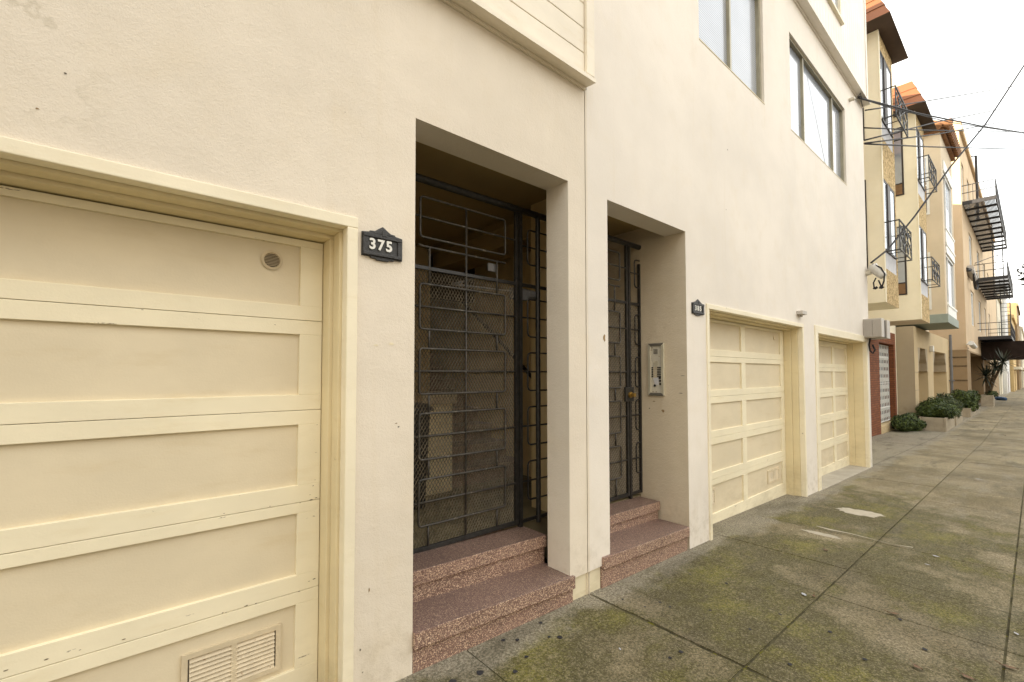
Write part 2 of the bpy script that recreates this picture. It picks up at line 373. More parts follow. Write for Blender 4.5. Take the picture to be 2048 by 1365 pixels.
# mortar repairs and dark gum spots on the surface
def blot(cx, cy, lx, ly, m, n=34, j=.2):
    pts = []
    for i in range(n):
        t = 2*math.pi*i/n; q = 1+rnd.uniform(-j, j); x = cx+math.cos(t)*lx*q; y = cy+math.sin(t)*ly*q; pts.append((x, y, zg(x)+.004))
    mb.face(pts, m)
for px, py, lx, ly in ((1718, 1026, .16, .22), (1645, 1070, .05, .17)):
    x, y = gat(px, py); blot(x, y, lx, ly, 3)
pts = [gat(*p) for p in ((1632, 1053), (1660, 1060), (1700, 1068), (1740, 1078), (1785, 1090), (1826, 1096))]
w = [.01, .022, .010, .007, .006, .010]; up = []; dn = []
for (x, y), q in zip(pts, w): up.append((x-q+rnd.uniform(-.008, .008), y, zg(x)+.004)); dn.append((x+q+rnd.uniform(-.008, .008), y, zg(x)+.004))
mb.face(up+dn[::-1], 3)
for px, py, r in ((960,1347,.022),(1007,1282,.013),(1035,1281,.014),(1120,1276,.016),(1098,1275,.010),(1081,1247,.013),(1053,1315,.012),(1030,1345,.014),(905,1365,.02),(1245,1200,.010),(1290,1215,.009),(1340,1215,.010),(1362,1305,.014),(1340,1317,.011),(1212,1170,.008),(1453,1168,.012),(1380,1150,.01),(1320,1206,.011),(1560,1230,.011),(1660,1265,.014),(1730,1320,.013),(1580,1330,.013),(1500,1260,.01),(1800,1240,.013),(1850,1300,.015),(1420,1222,.011)):
    x, y = gat(px, py); blot(x, y, r, r*.9, 4, 10, .2)
struct(mb.build('sidewalk', [M['sidewalk'], M['joint'], M['threshold'], M['patchw'], M['gum']], fix=False))

# ------------------------------------------------------------------ shared building parts
def shell(mb, x0, x1, y0, y1, z0, z1, m=0, left=True, right=True):   # sides, back and roof of a block
    if left: mb.face([(x0,y0,z0),(x0,y0,z1),(x0,y1,z1),(x0,y1,z0)], m)
    if right: mb.face([(x1,y0,z0),(x1,y1,z0),(x1,y1,z1),(x1,y0,z1)], m)
    mb.face([(x0,y1,z0),(x0,y1,z1),(x1,y1,z1),(x1,y1,z0)], m); mb.face([(x0,y0,z1),(x1,y0,z1),(x1,y1,z1),(x0,y1,z1)], m)

def garage(parent, x0, x1, ztop, zbot, yd, cas, rows, cols, seams, casr=None, steps=((.05,.014),(.13,.032)), chips=()):
    # casing, stepped jamb and a sectional door of framed panels
    casr = casr or cas; ct = cas if not isinstance(cas, tuple) else cas[1]; cl = cas if not isinstance(cas, tuple) else cas[0]
    f = MB(); f.box(x0, x0+cl, -.014, .05, zbot-.3, ztop-ct); f.box(x1-casr, x1, -.014, .05, zbot-.3, ztop-ct); f.box(x0, x1, -.014, .05, ztop-ct, ztop)
    xi0, xi1, zi = x0+cl, x1-casr, ztop-ct
    ys = [.05]+[s[0] for s in steps[1:]]+[yd+.03]
    f.build('garage_frame', M['trim'], parent, bevel=.004); f = MB()
    for k, (ya, ins) in enumerate(steps):
        yb = steps[k+1][0] if k+1 < len(steps) else yd+.05
        f.box(x0+.002, xi0+ins, ya+.001, yb, zbot-.3, zi-ins); f.box(xi1-ins, x1-.002, ya+.001, yb, zbot-.3, zi-ins); f.box(x0+.002, x1-.002, ya+.001, yb, zi-ins, ztop-.002)
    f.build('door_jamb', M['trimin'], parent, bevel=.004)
    ins = steps[-1][1]; dx0, dx1, dzt = xi0+ins+.003, xi1-ins-.003, zi-ins-.006
    d = MB(); edges = [dzt]+list(seams)+[zbot]; pans = []
    xs = [dx0]+[q for c in cols for q in c]+[dx1]
    for i in range(len(edges)-1):
        zt, zb = edges[i]-(.0011 if i else 0), edges[i+1]+.0011; p0, p1 = rows[i]
        d.box(dx0, dx1, yd, yd+.045, p1, zt); d.box(dx0, dx1, yd, yd+.045, zb, p0)
        for k in range(0, len(xs), 2): d.box(xs[k], xs[k+1], yd, yd+.045, p0, p1)
        for a, b in cols: pans.append((a, b, p0, p1))
    rc = random.Random(8)
    for cx_, cz_, lw in chips:
        n = 9; lw *= .62; d.face([(cx_+lw*math.cos(2*math.pi*i/n)*rc.uniform(.7, 1.2), yd-.0012, cz_+lw*.3*math.sin(2*math.pi*i/n)*rc.uniform(.5, 1.3)) for i in range(n)], 1)
    door = d.build('garage_door', [M['rail'], M['chip']], parent, bevel=.002)
    MB().box(dx0+.01, dx1-.01, yd+.06, yd+.07, zbot, dzt).build('backing', M['dark'], door)
    for a, b, p0, p1 in pans: MB().box(a-.005, b+.005, yd+.017, yd+.03, p0-.005, p1+.005).build('panel', M['panel'], door)
    return door
def louvre_vent(parent, x0, x1, z0, z1, y, groups, n, border=.02):
    v = MB(); v.box(x0, x1, y-.007, y+.004, z0, z0+border); v.box(x0, x1, y-.007, y+.004, z1-border, z1)
    v.box(x0, x0+border, y-.007, y+.004, z0+border, z1-border); v.box(x1-border, x1, y-.007, y+.004, z0+border, z1-border)
    gs = []
    w = (x1-x0-border*2); gw = w/groups
    for g in range(groups):
        a = x0+border+gw*g; b = a+gw
        if g: v.box(a-.012, a+.012, y-.006, y+.004, z0+border, z1-border)
        hh = (z1-z0-2*border)/n
        for k in range(n):
            zz = z0+border+hh*k
            v.face([(a+.006, y-.008, zz), (b-.006, y-.008, zz), (b-.006, y+.003, zz+hh*.75), (a+.006, y+.003, zz+hh*.75)])
    v.build('vent', M['vent'], parent, fix=False)
    MB().box(x0+border*.6, x1-border*.6, y+.0042, y+.0052, z0+border*.6, z1-border*.6).build('vent_backing', M['scuffdk'], parent)

def gate(parent, dx, side_to, mesh_side, knob):
    y = .5 if not mesh_side else .49
    g = MB(); r = .0078; X0, X1 = 1.385+dx, 2.362+dx; zb = .345 if not mesh_side else .31
    for x in (X0, X1-.03): g.box(x, x+.03, y-.012, y+.012, zb, 2.775)
    g.box(X0+.03, X1-.03, y-.012, y+.012, zb, zb+.03); g.box(X0+.03, X1-.03, y-.008, y+.008, 2.19, 2.215)
    G = g.build('security_gate', M['iron'], parent, bevel=.002)
    g = MB()
    xa, xb, xm = 1.485+dx, 2.225+dx, 1.862+dx
    g.tube([(xm, y-.004, zb+.02), (xm, y-.004, 2.67)], r, 6)
    g.tube(rr(xa, xb, 2.405, 2.675, y-.009), r, 6, closed=True); g.tube([(X0+.02, y, 2.545), (X1-.02, y, 2.545)], r, 6)
    g.tube([(xa-.01, y-.004, 2.352), (xa+.02, y-.004, 2.346), (xb+.005, y-.004, 2.346)], r, 6)
    for k in range(4):
        z1 = 2.095-.4285*k; z0 = z1-.30
        g.tube(rr(xa, xb, z0, z1, y-.009), r, 6, closed=True); g.tube([(X0+.02, y, z1-.15), (X1-.02, y, z1-.15)], r, 6)
        g.tube([(1.56+dx, y-.004, z1 if k else 2.346), (1.56+dx, y-.004, z1+.13 if k else z1)], r, 6)
        g.tube([(2.147+dx, y-.004, z1 if k else 2.346), (2.147+dx, y-.004, z1+.13 if k else z1)], r, 6)
    g.tube([(1.56+dx, y-.004, .51), (1.56+dx, y-.004, zb+.02)], r, 6); g.tube([(2.147+dx, y-.004, .51), (2.147+dx, y-.004, zb+.02)], r, 6)
    g.build('scroll_bars', M['ironworn'], G, smooth=True)
    def screen(a, b):
        s = MB(); w = .0257; h = .041; z0, z1 = zb+.02, 2.2; ns = int((b-a)/(w/2)); nz = int((z1-z0)/(h/2))
        for i in range(ns):
            xl = a+i*w/2
            for j in range(nz):
                f = (i+j) % 2; p = (xl+(w/2 if f else 0), y+.012, z0+j*h/2); q = (xl+(0 if f else w/2), y+.012, z0+(j+1)*h/2)
                dx_, dz_ = q[0]-p[0], q[2]-p[2]; L = math.hypot(dx_, dz_); nx, nz_ = -dz_/L*.0013, dx_/L*.0013
                s.face([(p[0]-nx, p[1]-.002, p[2]-nz_), (q[0]-nx, q[1]-.002, q[2]-nz_), (q[0]+nx, q[1]+.0015, q[2]+nz_), (p[0]+nx, p[1]+.0015, p[2]+nz_)])
        return s
    s = screen(X0+.03, X1-.03); s.build('mesh_screen', M['mesh'], G, fix=False)
    # fixed side panel beside the leaf
    f = MB(); f.box(X1+.008, X1+.04, y-.014, y+.014, zb-.03, 2.775)
    if not mesh_side: f.tube([(2.585+dx, y, zb-.03), (2.585+dx, y, 2.79)], .02, 10)
    else: f.box(side_to-.025, side_to-.004, y-.012, y+.012, zb, 2.62)
    f.tube([(1.1+dx if not mesh_side else 2.86, y, 2.795), (side_to+(.0 if not mesh_side else -.003), y, 2.795)], .026, 10)
    if not mesh_side:      # fixed bars between the hinge side of the leaf and the lobby wall
        f.box(.905, X0-.008, y-.008, y+.008, 2.19, 2.215); f.box(.905, X0-.008, y-.008, y+.008, zb, zb+.025); f.tube([(.905, y, 2.795), (1.1, y, 2.795)], .026, 10)
        for q in (1.03, 1.16, 1.29): f.tube([(q, y, zb-.03), (q, y, 2.79)], .009, 6)
    xs = 2.47+dx if not mesh_side else 3.955
    xe_ = side_to+.2 if not mesh_side else side_to+.03
    f.box(X1+.04, side_to, y-.008, y+.008, 2.19, 2.215); f.box(X1+.04, side_to, y-.008, y+.008, zb-.0, zb+.025)
    for z1, z0 in [(2.655, 2.375)]+[(2.095-.4285*k, 1.795-.4285*k) for k in range(4)]:
        f.tube([(side_to, y, z1), (xs+.03, y, z1), (xs+.009, y, z1-.009), (xs, y, z1-.03), (xs, y, z0+.03), (xs+.009, y, z0+.009), (xs+.03, y, z0), (side_to, y, z0)], r*.9, 6)
        f.tube([(X1+.03, y, (z0+z1)/2), (side_to, y, (z0+z1)/2)], r*.9, 6)
    P = f.build('side_panel', M['iron'], parent)
    if mesh_side: screen(X1+.045, side_to-.01).build('mesh_screen', M['mesh'], P, fix=False)
    if knob:
        k = MB(); k.box(X1-.09, X1+.05, y-.035, y-.013, 1.23, 1.37); k.build('lock_plate', M['iron'], G, bevel=.004)
        k = MB(); k.tube([(X1-.02, y-.035, 1.295), (X1-.02, y-.05, 1.295)], .03, 12); k.tube([(X1-.02, y-.05, 1.295), (X1-.02, y-.085, 1.295), (X1-.02, y-.09, 1.295)], .02, 12); k.build('knob', M['brass'], G, smooth=False)
    else:
        k = MB(); k.box(X1-.02, X1+.13, y+.02, y+.075, 2.09, 2.18); k.tube([(X1-.02, y+.05, 2.15), (X1-.5, y+.16, 2.16), (X1-.42, y+.03, 2.19)], .01, 6); k.tube([(X1+.13, y+.045, 2.14), (X1+.22, y+.045, 2.14)], .042, 10); k.build('door_closer', M['greypipe'], G, bevel=.004)
        k = MB(); k.box(2.08+dx, 2.17+dx, y+.015, y+.03, 2.27, 2.33); k.build('strike_plate', M['greypipe'], G, bevel=.002)
    return G

def steps(parent, x0, x1, s1, s2, d, land):   # two terrazzo treads with proud nosings; s = (z at x0, z at x1)
    for k, ((za, zb), y0, y1) in enumerate(((s1, 0, d+.03), (s2, d, land))):
        m = MB(); n = .022; a = (x0, x1) if k == 0 else (x0, x1+.0)
        def slab_(ya, yb, da, db):
            m.hexa([(a[0],ya,za-da),(a[1],ya,zb-da),(a[1],yb,zb-da),(a[0],yb,za-da),(a[0],ya,za-db),(a[1],ya,zb-db),(a[1],yb,zb-db),(a[0],yb,za-db)])
        slab_(y0-n, y1, .085, 0); slab_(y0, y1, .5, .0855); slab_(y0+.006, y1, .093, .0853)
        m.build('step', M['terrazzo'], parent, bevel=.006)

# ------------------------------------------------------------------ building with number 375
A = thing('apartment_building', 'beige stucco building with the wide panelled garage door and gated entry 375', 'building')
HB = 10.15
mb = MB()
mb.wall(-9, 2.573, -.8, HB, [(-1.95, .855, -.8, 2.249, .3), (1.17, 2.387, -.8, 2.862, .21), (2.387, 2.573, -.8, .085, .05)], 0, .2)
shell(mb, -9, 2.6, 0, 15, -.8, HB, right=False)
mb.box(2.5795, 2.5985, -.002, .05, .085, 3.6)
for p, q, m, sq in (((752, 691), .014, 1, .35), ((783, 688), .017, 1, .35), ((700, 718), .007, 1, 1.6), ((792, 847), .007, 2, .35), ((797, 854), .006, 3, .5), ((720, 1300), .004, 3, 1.4), ((738, 1180), .003, 2, 3), ((131, 148), .004, 3, .8), ((75, 218), .006, 2, .4), ((725, 1345), .003, 3, 1), ((690, 225), .002, 3, 1)):
    x, z = at(*p, 0); mb.disc((x, -.0015, z), q, 'y', 10, .35, m, sq)
mb.build('wall', [M['stuccoA'], M['touch'], M['scuff'], M['scuffdk']], A, fix=False)
mb = MB(); mb.box(2.40, 2.599, .012, .05, -.6, .085); mb.build('pier_base', M['pierbase'], A, bevel=.004)
g1 = garage(A, -1.95, .855, 2.249, 0.0-.03, .22, .052, [(1.833,2.125),(1.398,1.692),(.960,1.253),(.532,.826),(.09,.394)], [(-1.80,-.60),(-.48,.662)], [1.762,1.322,.877,.453], chips=[(*at(px, py, .22), q) for px, py, q in ((12,1341,.012),(93,1319,.013),(247,1279,.011),(445,1226,.008),(492,1212,.014),(512,1207,.009),(598,1183,.010),(452,1225,.006),(448,1027,.006),(540,1013,.006),(622,1000,.013),(632,996,.010),(628,1158,.012),(618,1163,.008),(630,960,.006),(626,972,.007),(634,850,.005),(480,828,.005),(632,905,.006),(550,650,.007),(285,620,.007),(620,990,.006),(600,1006,.006),(330,1260,.005),(160,1300,.006))])
louvre_vent(g1, .215, .60, .115, .325, .232, 2, 9, .022)
v = MB(); cx, cz = .535, 2.04
n = 28
for i in range(n):
    t0, t1 = 2*math.pi*i/n, 2*math.pi*(i+1)/n
    for ra, rb, ya, yb in ((.047, .036, .229, .226), (.036, .033, .226, .234)):
        v.face([(cx+ra*math.cos(t0), ya, cz+ra*math.sin(t0)), (cx+ra*math.cos(t1), ya, cz+ra*math.sin(t1)), (cx+rb*math.cos(t1), yb, cz+rb*math.sin(t1)), (cx+rb*math.cos(t0), yb, cz+rb*math.sin(t0))])
for k in range(9):
    zz = -.028+.007*k; hw = math.sqrt(max(.0001, .033**2-zz*zz)); v.face([(cx-hw, .229, cz+zz), (cx+hw, .229, cz+zz), (cx+hw, .235, cz+zz+.0045), (cx-hw, .235, cz+zz+.0045)])
v.build('round_vent', M['vent'], g1, fix=False)
v = MB(); v.disc((cx, .2362, cz), .034, 'y', 24); v.build('vent_backing', M['scuffdk'], g1)
# belt ledge and clapboard above it
mb = MB(); mb.prism([(-.105, 3.596), (-.105, 3.626), (-.057, 3.66), (0, 3.66), (0, 3.61), (-.09, 3.6)], 'x', -9, 2.578); mb.box(-9, 2.572, -.018, -.001, 3.588, 3.609)
mb.build('ledge', M['siding'], A)
mb = MB(); z = 3.628
while z < HB-.05:
    z1 = min(z+.184, HB); mb.box(-9, 2.508, -.056, -.02, z+.0035, z1-.0035); mb.box(-9, 2.508, -.05, -.03, z1-.0034, z1+.0034); z += .184
mb.build('siding', M['siding'], A, bevel=.003)
mb = MB(); mb.box(2.512, 2.5985, -.078, -.001, 3.66, HB); mb.build('corner_board', M['siding'], A, bevel=.003)
steps(A, 1.172, 2.418, (.178, .112), (.362, .318), .272, .54)
# vestibule
fl = .325
M['stairdark'] = paint('stairwell_shade', (.05, .035, .022), .2, 3, .8)  # darkness of the stairwell put into the wall colour
mb = MB(); Z1 = 3.02
plan = [(.9, .21), (2.8, .21), (2.8, .8), (3.6, .8), (3.6, 5.2), (.9, 5.2)]
for i in range(len(plan)):
    a, b = plan[i], plan[(i+1) % len(plan)]
    if i == 0:
        for xa, xb, za, zb in ((.9, 1.165, -.2, Z1), (2.392, 2.8, -.2, Z1), (1.165, 2.392, 2.866, Z1)): mb.face([(xa,.2105,za),(xb,.2105,za),(xb,.2105,zb),(xa,.2105,zb)])
        continue
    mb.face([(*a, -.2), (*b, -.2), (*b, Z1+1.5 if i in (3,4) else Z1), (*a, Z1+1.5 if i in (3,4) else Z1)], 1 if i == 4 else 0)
mb.box(.9, 2.86, 2.62, 2.8, .33, Z1)
mb.box(2.861, 3.6, 2.7, 2.8, 2.45, Z1-.001, 1)  # bulkhead added to keep the stair opening dark
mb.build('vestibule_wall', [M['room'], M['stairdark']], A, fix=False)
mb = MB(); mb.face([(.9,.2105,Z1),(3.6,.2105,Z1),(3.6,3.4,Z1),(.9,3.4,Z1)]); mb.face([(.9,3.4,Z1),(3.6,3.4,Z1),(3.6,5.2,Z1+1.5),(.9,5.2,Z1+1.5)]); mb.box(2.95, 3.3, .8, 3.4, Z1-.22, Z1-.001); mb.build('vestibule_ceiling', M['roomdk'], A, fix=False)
mb = MB(); mb.box(.9, 3.6, .52, 1.80, 0, fl); mb.build('landing', M['landing'], A)
mb = MB()
for k in range(12):
    y0 = 1.78+.28*k; x0 = .9 if k < 3 else 2.86; x1 = 3.6; z1 = fl+.185*(k+1)
    mb.box(x0, x1, y0-.025, y0+.29, z1-.05, z1); mb.box(x0+.001, x1-.001, y0, y0+.28, z1-.185, z1-.0505)
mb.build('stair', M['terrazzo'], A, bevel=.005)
mb = MB(); mb.box(2.235, 2.40, 1.70, 2.05, fl, 1.2); mb.box(2.403, 2.57, 1.70, 2.05, fl, 1.2); P = mb.build('newel_post', M['tanpost'], A, bevel=.006)
mb = MB(); mb.box(2.205, 2.60, 1.66, 2.09, 1.2, 1.31); mb.build('cap', M['beige'], P, bevel=.012)
mb = MB(); mb.tube([(3.53, .95, 1.15), (3.53, 1.2, 1.2), (3.53, 2.2, 1.98), (3.53, 3.4, 2.86)], .022, 8)
for yy, zz in ((1.3, 1.26), (2.4, 2.1)): mb.tube([(3.6, yy, zz-.06), (3.53, yy, zz)], .012, 6)
mb.build('handrail', M['iron'], A)
gate(A, 0, 2.795, False, False)
b = thing('bin', 'dark bin standing behind the mesh gate, left of the cream newel post', 'bin', loc=(0,0,0))
mb = MB(); mb.hexa([(1.78,1.36,fl),(2.06,1.36,fl),(2.06,1.62,fl),(1.78,1.62,fl),(1.75,1.33,1.17),(2.09,1.33,1.17),(2.09,1.65,1.17),(1.75,1.65,1.17)]); mb.build('body', M['iron'], b, bevel=.02)
mb = MB(); mb.prism([(1.31,1.172),(1.31,1.2),(1.4,1.235),(1.6,1.235),(1.67,1.2),(1.67,1.172)], 'x', 1.73, 2.11); mb.build('lid', M['grate'], b, bevel=.01)

# ------------------------------------------------------------------ building with number 385
B = thing('apartment_building', 'cream stucco building with gated entry 385, two panelled garage doors and two wide windows', 'building')
XE = 11.33
mb = MB()
W2 = (4.385, 6.10, 4.878, 6.30, .12); W3 = (7.07, 9.95, 4.90, 6.30, .12)
mb.wall(2.6, XE, -.8, HB, [(2.84, 4.05, -.8, 2.843, .21), (4.44, 7.36, -.8, 2.2, .3), (7.88, 11.13, -.8, 2.225, .35), W2, W3, (2.6, 2.84, -.8, .085, .05)], 0, .2)
shell(mb, 2.601, XE, 0, 15, -.8, HB, left=False)
for p, q, m, sq in (((1208, 676), .014, 1, 1.9), ((1190, 740), .006, 2, .4), ((1540, 600), .01, 2, .4), ((1507, 575), .006, 2, 1), ((1452, 420), .006, 3, 1), ((1590, 705), .005, 3, 1), ((1455, 300), .007, 3, 1)):
    x, z = at(*p, 0); mb.disc((x, -.0015, z), q, 'y', 10, .3, m, sq)
mb.build('wall', [M['stuccoB'], M['scuff'], M['touch'], M['scuffdk']], B, fix=False)
mb = MB(); mb.box(2.6, 2.738, .012, .05, -.6, .085); mb.build('pier_base', M['pierbase'], B, bevel=.004)
# recessed entry: thick reveal wall on the right, small lobby behind
mb = MB(); Z2 = 2.99
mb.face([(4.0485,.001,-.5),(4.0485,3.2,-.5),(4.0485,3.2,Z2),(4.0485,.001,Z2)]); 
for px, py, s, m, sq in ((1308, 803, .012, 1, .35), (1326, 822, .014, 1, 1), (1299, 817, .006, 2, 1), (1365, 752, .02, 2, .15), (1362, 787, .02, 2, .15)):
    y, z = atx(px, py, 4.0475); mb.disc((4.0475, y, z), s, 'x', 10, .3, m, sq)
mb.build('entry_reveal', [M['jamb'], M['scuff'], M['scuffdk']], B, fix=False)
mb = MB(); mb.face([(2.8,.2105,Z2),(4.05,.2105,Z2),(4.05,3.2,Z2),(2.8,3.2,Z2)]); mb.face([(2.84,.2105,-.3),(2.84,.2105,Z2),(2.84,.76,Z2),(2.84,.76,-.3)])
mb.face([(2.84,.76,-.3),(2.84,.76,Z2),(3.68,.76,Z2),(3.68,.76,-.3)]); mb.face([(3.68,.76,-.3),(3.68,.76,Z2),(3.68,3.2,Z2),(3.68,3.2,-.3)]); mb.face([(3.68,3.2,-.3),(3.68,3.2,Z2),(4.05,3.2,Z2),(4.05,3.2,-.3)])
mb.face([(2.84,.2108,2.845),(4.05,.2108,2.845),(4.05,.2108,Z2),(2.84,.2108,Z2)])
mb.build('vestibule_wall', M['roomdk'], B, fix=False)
mb = MB(); mb.box(2.845, 4.045, .5, 3.2, 0, .283); mb.build('landing', M['landing'], B)
steps(B, 2.74, 4.012, (.15, .10), (.302, .270), .292, .52)
gate(B, 1.463, 4.046, True, True)
g2 = garage(B, 4.44, 7.36, 2.2, -.235, .22, .05, [(1.772,2.082),(1.318,1.632),(.866,1.17),(.412,.716),(-.042,.272)], [(4.64,5.825),(5.945,7.15)], [1.695,1.243,.79,.335])
louvre_vent(g2, 6.62, 7.03, .035, .205, .232, 2, 7, .025)
louvre_vent(g2, 4.70, 5.08, .05, .235, .232, 2, 7, .025)
g3 = garage(B, 7.88, 11.13, 2.225, -.30, .29, (.14, .115), [(1.68,1.985),(1.235,1.54),(.785,1.09),(.335,.64),(-.115,.19)], [(8.25,9.04),(9.19,10.0),(10.14,10.92)], [1.61,1.162,.712,.262], .08, ((.05,.01),(.2,.03)))
v = MB()
for k in range(8): 
    t = 2*math.pi*k/8
    v.tube([(6.97, .228, 2.0), (6.97, .236, 2.0)], .03, 12) if k == 0 else None
v.build('round_vent', M['vent'], g2)
mb = MB(); mb.prism([(-.125, 6.88), (-.125, 6.915), (-.085, 6.95), (0, 6.95), (0, 6.88)], 'x', 2.6, XE+.02); mb.box(2.6, XE, -.02, -.001, 6.855, 6.8795); mb.build('ledge', M['sidingB'], B)
mb = MB(); x = 2.62; TW = (8.25, 9.45, 7.6, 8.95)
while x < XE-.1:
    x1 = min(x+.146, XE-.09)
    if x1 > TW[0] and x < TW[1]: mb.box(x, x1, -.082, -.03, 6.95, TW[2]); mb.box(x, x1, -.082, -.03, TW[3], HB)
    else: mb.box(x, x1, -.082, -.03, 6.95, HB)
    x += .152
mb.build('siding', M['sidingB'], B, bevel=.004)
mb = MB(); mb.box(XE-.085, XE+.015, -.095, -.001, 6.95, HB); mb.build('corner_board', M['sidingB'], B, bevel=.003)
def win(parent, x0, x1, z0, z1, y, dep, fr, mat_f, mull=(), mat_g='glass', sill=None, name='window', gmats=None, fd=.045):
    # frame with its panes set in an opening of a wall facing -Y
    m = MB(); yf = y+dep
    m.box(x0, x0+fr, yf-fd, yf+.02, z0, z1); m.box(x1-fr, x1, yf-fd, yf+.02, z0, z1); m.box(x0+fr, x1-fr, yf-fd, yf+.02, z0, z0+fr); m.box(x0+fr, x1-fr, yf-fd, yf+.02, z1-fr, z1)
    for q in mull: m.box(q-fr*.55, q+fr*.55, yf-fd*.8, yf+.02, z0+fr, z1-fr)
    w = m.build(name, M[mat_f], parent, bevel=.003)
    xs = [x0+fr]+[q for t in mull for q in (t-fr*.55, t+fr*.55)]+[x1-fr]
    for i in range(0, len(xs), 2):
        g = M[gmats[i//2]] if gmats else M[mat_g]
        MB().box(xs[i]-.004, xs[i+1]+.004, yf, yf+.008, z0+fr-.004, z1-fr+.004).build('pane', g, w)
    return w
win(B, *W2[:4], 0, .075, .035, 'alu', (5.23,), 'glassscreen')
w3 = win(B, *W3[:4], 0, .075, .03, 'alu', (7.79, 9.31), 'glass', gmats=['glass', 'glass', 'glass'])
for x0, x1, z0, z1 in (W2[:4], W3[:4]):
    m = MB(); m.box(x0, x1, -.004, .09, z0-.012, z0+.004); m.build('window_sill', M['trimdk'], B, bevel=.003)
m = MB(); m.box(TW[0], TW[0]+.07, -.10, -.03, TW[2], TW[3]); m.box(TW[1]-.07, TW[1], -.10, -.03, TW[2], TW[3]); m.box(TW[0]-.03, TW[1]+.03, -.13, -.03, TW[2]-.045, TW[2]-.001); m.box(TW[0]+.07, TW[1]-.07, -.10, -.03, TW[3]-.07, TW[3]); m.box(8.81, 8.87, -.09, -.03, TW[2], TW[3]-.07)
w = m.build('window', M['trim'], B, bevel=.003); m = MB(); m.box(TW[0]+.06, TW[1]-.06, -.06, -.05, TW[2], TW[3]-.06); m.build('pane', M['glass'], w)

# ------------------------------------------------------------------ small fittings on the two buildings
def text_mesh(s, size, depth, mat, name, parent, loc, bold=.0):
    cu = bpy.data.curves.new('digits', 'FONT'); cu.body = s; cu.size = size; cu.extrude = depth; cu.offset = bold; cu.align_x = 'CENTER'; cu.align_y = 'CENTER'
    o = bpy.data.objects.new('tmp', cu); C.objects.link(o); dg = bpy.context.evaluated_depsgraph_get(); me = bpy.data.meshes.new_from_object(o.evaluated_get(dg)); bpy.data.objects.remove(o)
    me.transform(Matrix.Translation(loc) @ Matrix.Rotation(R(90), 4, 'X')); me.materials.clear(); me.materials.append(mat)
    q = bpy.data.objects.new(name, me); C.objects.link(q); q.parent = parent; return q
def plaque(num, x0, x1, z0, z1, label):
    t = thing('number_plaque', label, 'house number', 'black number plaques beside the entries')
    cx = (x0+x1)/2; w = x1-x0; h = z1-z0
    m = MB()
    top = [(x0, z1-.005), (x0+.18*w, z1), (x0+.19*w, z1+.006), (x0+.31*w, z1+.008), (x0+.40*w, z1+.022), (cx, z1+.036), (x1-.40*w, z1+.022), (x1-.31*w, z1+.008), (x1-.19*w, z1+.006), (x1-.18*w, z1), (x1, z1-.005)]
    bot = [(x1, z0), (x1-.2*w, z0), (x1-.21*w, z0-.007), (x1-.33*w, z0-.008), (x1-.36*w, z0-.014), (x0+.36*w, z0-.014), (x0+.33*w, z0-.008), (x0+.21*w, z0-.007), (x0+.2*w, z0), (x0, z0)]
    m.prism([(a, b) for a, b in top+bot], 'y', -.012, -.001); m.build('plate', M['iron'], t, bevel=.0015)
    m = MB(); fz0, fz1 = z0+.2*h, z1-.23*h
    m.box(x0+.004, x1-.004, -.021, -.0125, fz1, fz1+.02); m.box(x0+.004, x1-.004, -.021, -.0125, z0+.004, fz0-.004); m.box(x0+.002, x0+.15*w, -.018, -.0125, z0+.004, z1-.008); m.box(x1-.13*w, x1-.002, -.018, -.0125, z0+.004, z1-.008)
    m.prism([(x0+.2*w, fz1+.02), (x1-.2*w, fz1+.02), (x1-.36*w, z1+.012), (cx, z1+.028), (x0+.36*w, z1+.012)], 'y', -.019, -.0125); m.box(cx-.008, cx+.018, -.023, -.0125, fz1+.012, fz1+.04)
    m.build('rim', M['iron'], t, bevel=.003)
    for i, ch in enumerate(num):
        text_mesh(ch, h*.60, .002, M['white'], 'digit', t, (cx-.012+(i-1)*w*.205, -.0165, (fz0+fz1)/2), .0022)
    return t
plaque('375', .875, 1.09, 2.075, 2.196, 'black plaque reading 375, between the large garage door and the first entry')
plaque('385', 4.145, 4.375, 2.075, 2.185, 'black plaque reading 385, above left of the second garage door')

t = thing('intercom_panel', 'tall metal intercom panel with buttons, set in the reveal of the second entry', 'intercom')
X = 4.047; ya, yb, za, zb = .225, .395, 1.285, 1.80
m = MB()
fr = .028
for (a, b, c, d, mi) in ((ya, ya+fr, za, zb, 0), (yb-fr, yb, za, zb, 0)):
    m.prism([(a, c), (b, c+(fr if a == ya else 0)), (b, d-(fr if a == ya else 0)), (a, d)] if a == ya else [(a, c+fr), (b, c), (b, d), (a, d-fr)], 'x', X-.022, X-.001, 0)
m.prism([(ya, za), (yb, za), (yb-fr, za+fr), (ya+fr, za+fr)], 'x', X-.0215, X-.001, 1); m.prism([(ya, zb), (yb, zb), (yb-fr, zb-fr), (ya+fr, zb-fr)], 'x', X-.0215, X-.001, 1)
m.build('frame', [M['alubright'], M['aludark']], t, bevel=.002)
m = MB(); m.box(X-.012, X-.001, ya+fr, yb-fr, za+fr, zb-fr); m.build('face_plate', M['offwhite'], t)
H = zb-za-2*fr; iy0, iy1 = ya+fr, yb-fr; wy = iy1-iy0
def ip(u, v): return iy1-u*wy, zb-fr-v*H      # u from the left as seen, v from the top
m = MB()
for k in range(5):
    y0, z0 = ip(.28, .065+.022*k); y1, z1 = ip(.68, .078+.022*k); m.box(X-.014, X-.0125, y0, y1, z0, z1)
m.build('speaker_grille', M['aludark'], t)
for k in range(6):
    for u in (.16, .70, .88):
        y0, z0 = ip(u, .46+.038*k); m = MB(); m.box(X-.018, X-.0125, y0-.008, y0+.008, z0-.005, z0+.005); m.build('button', M['iron'], t)
m = MB()
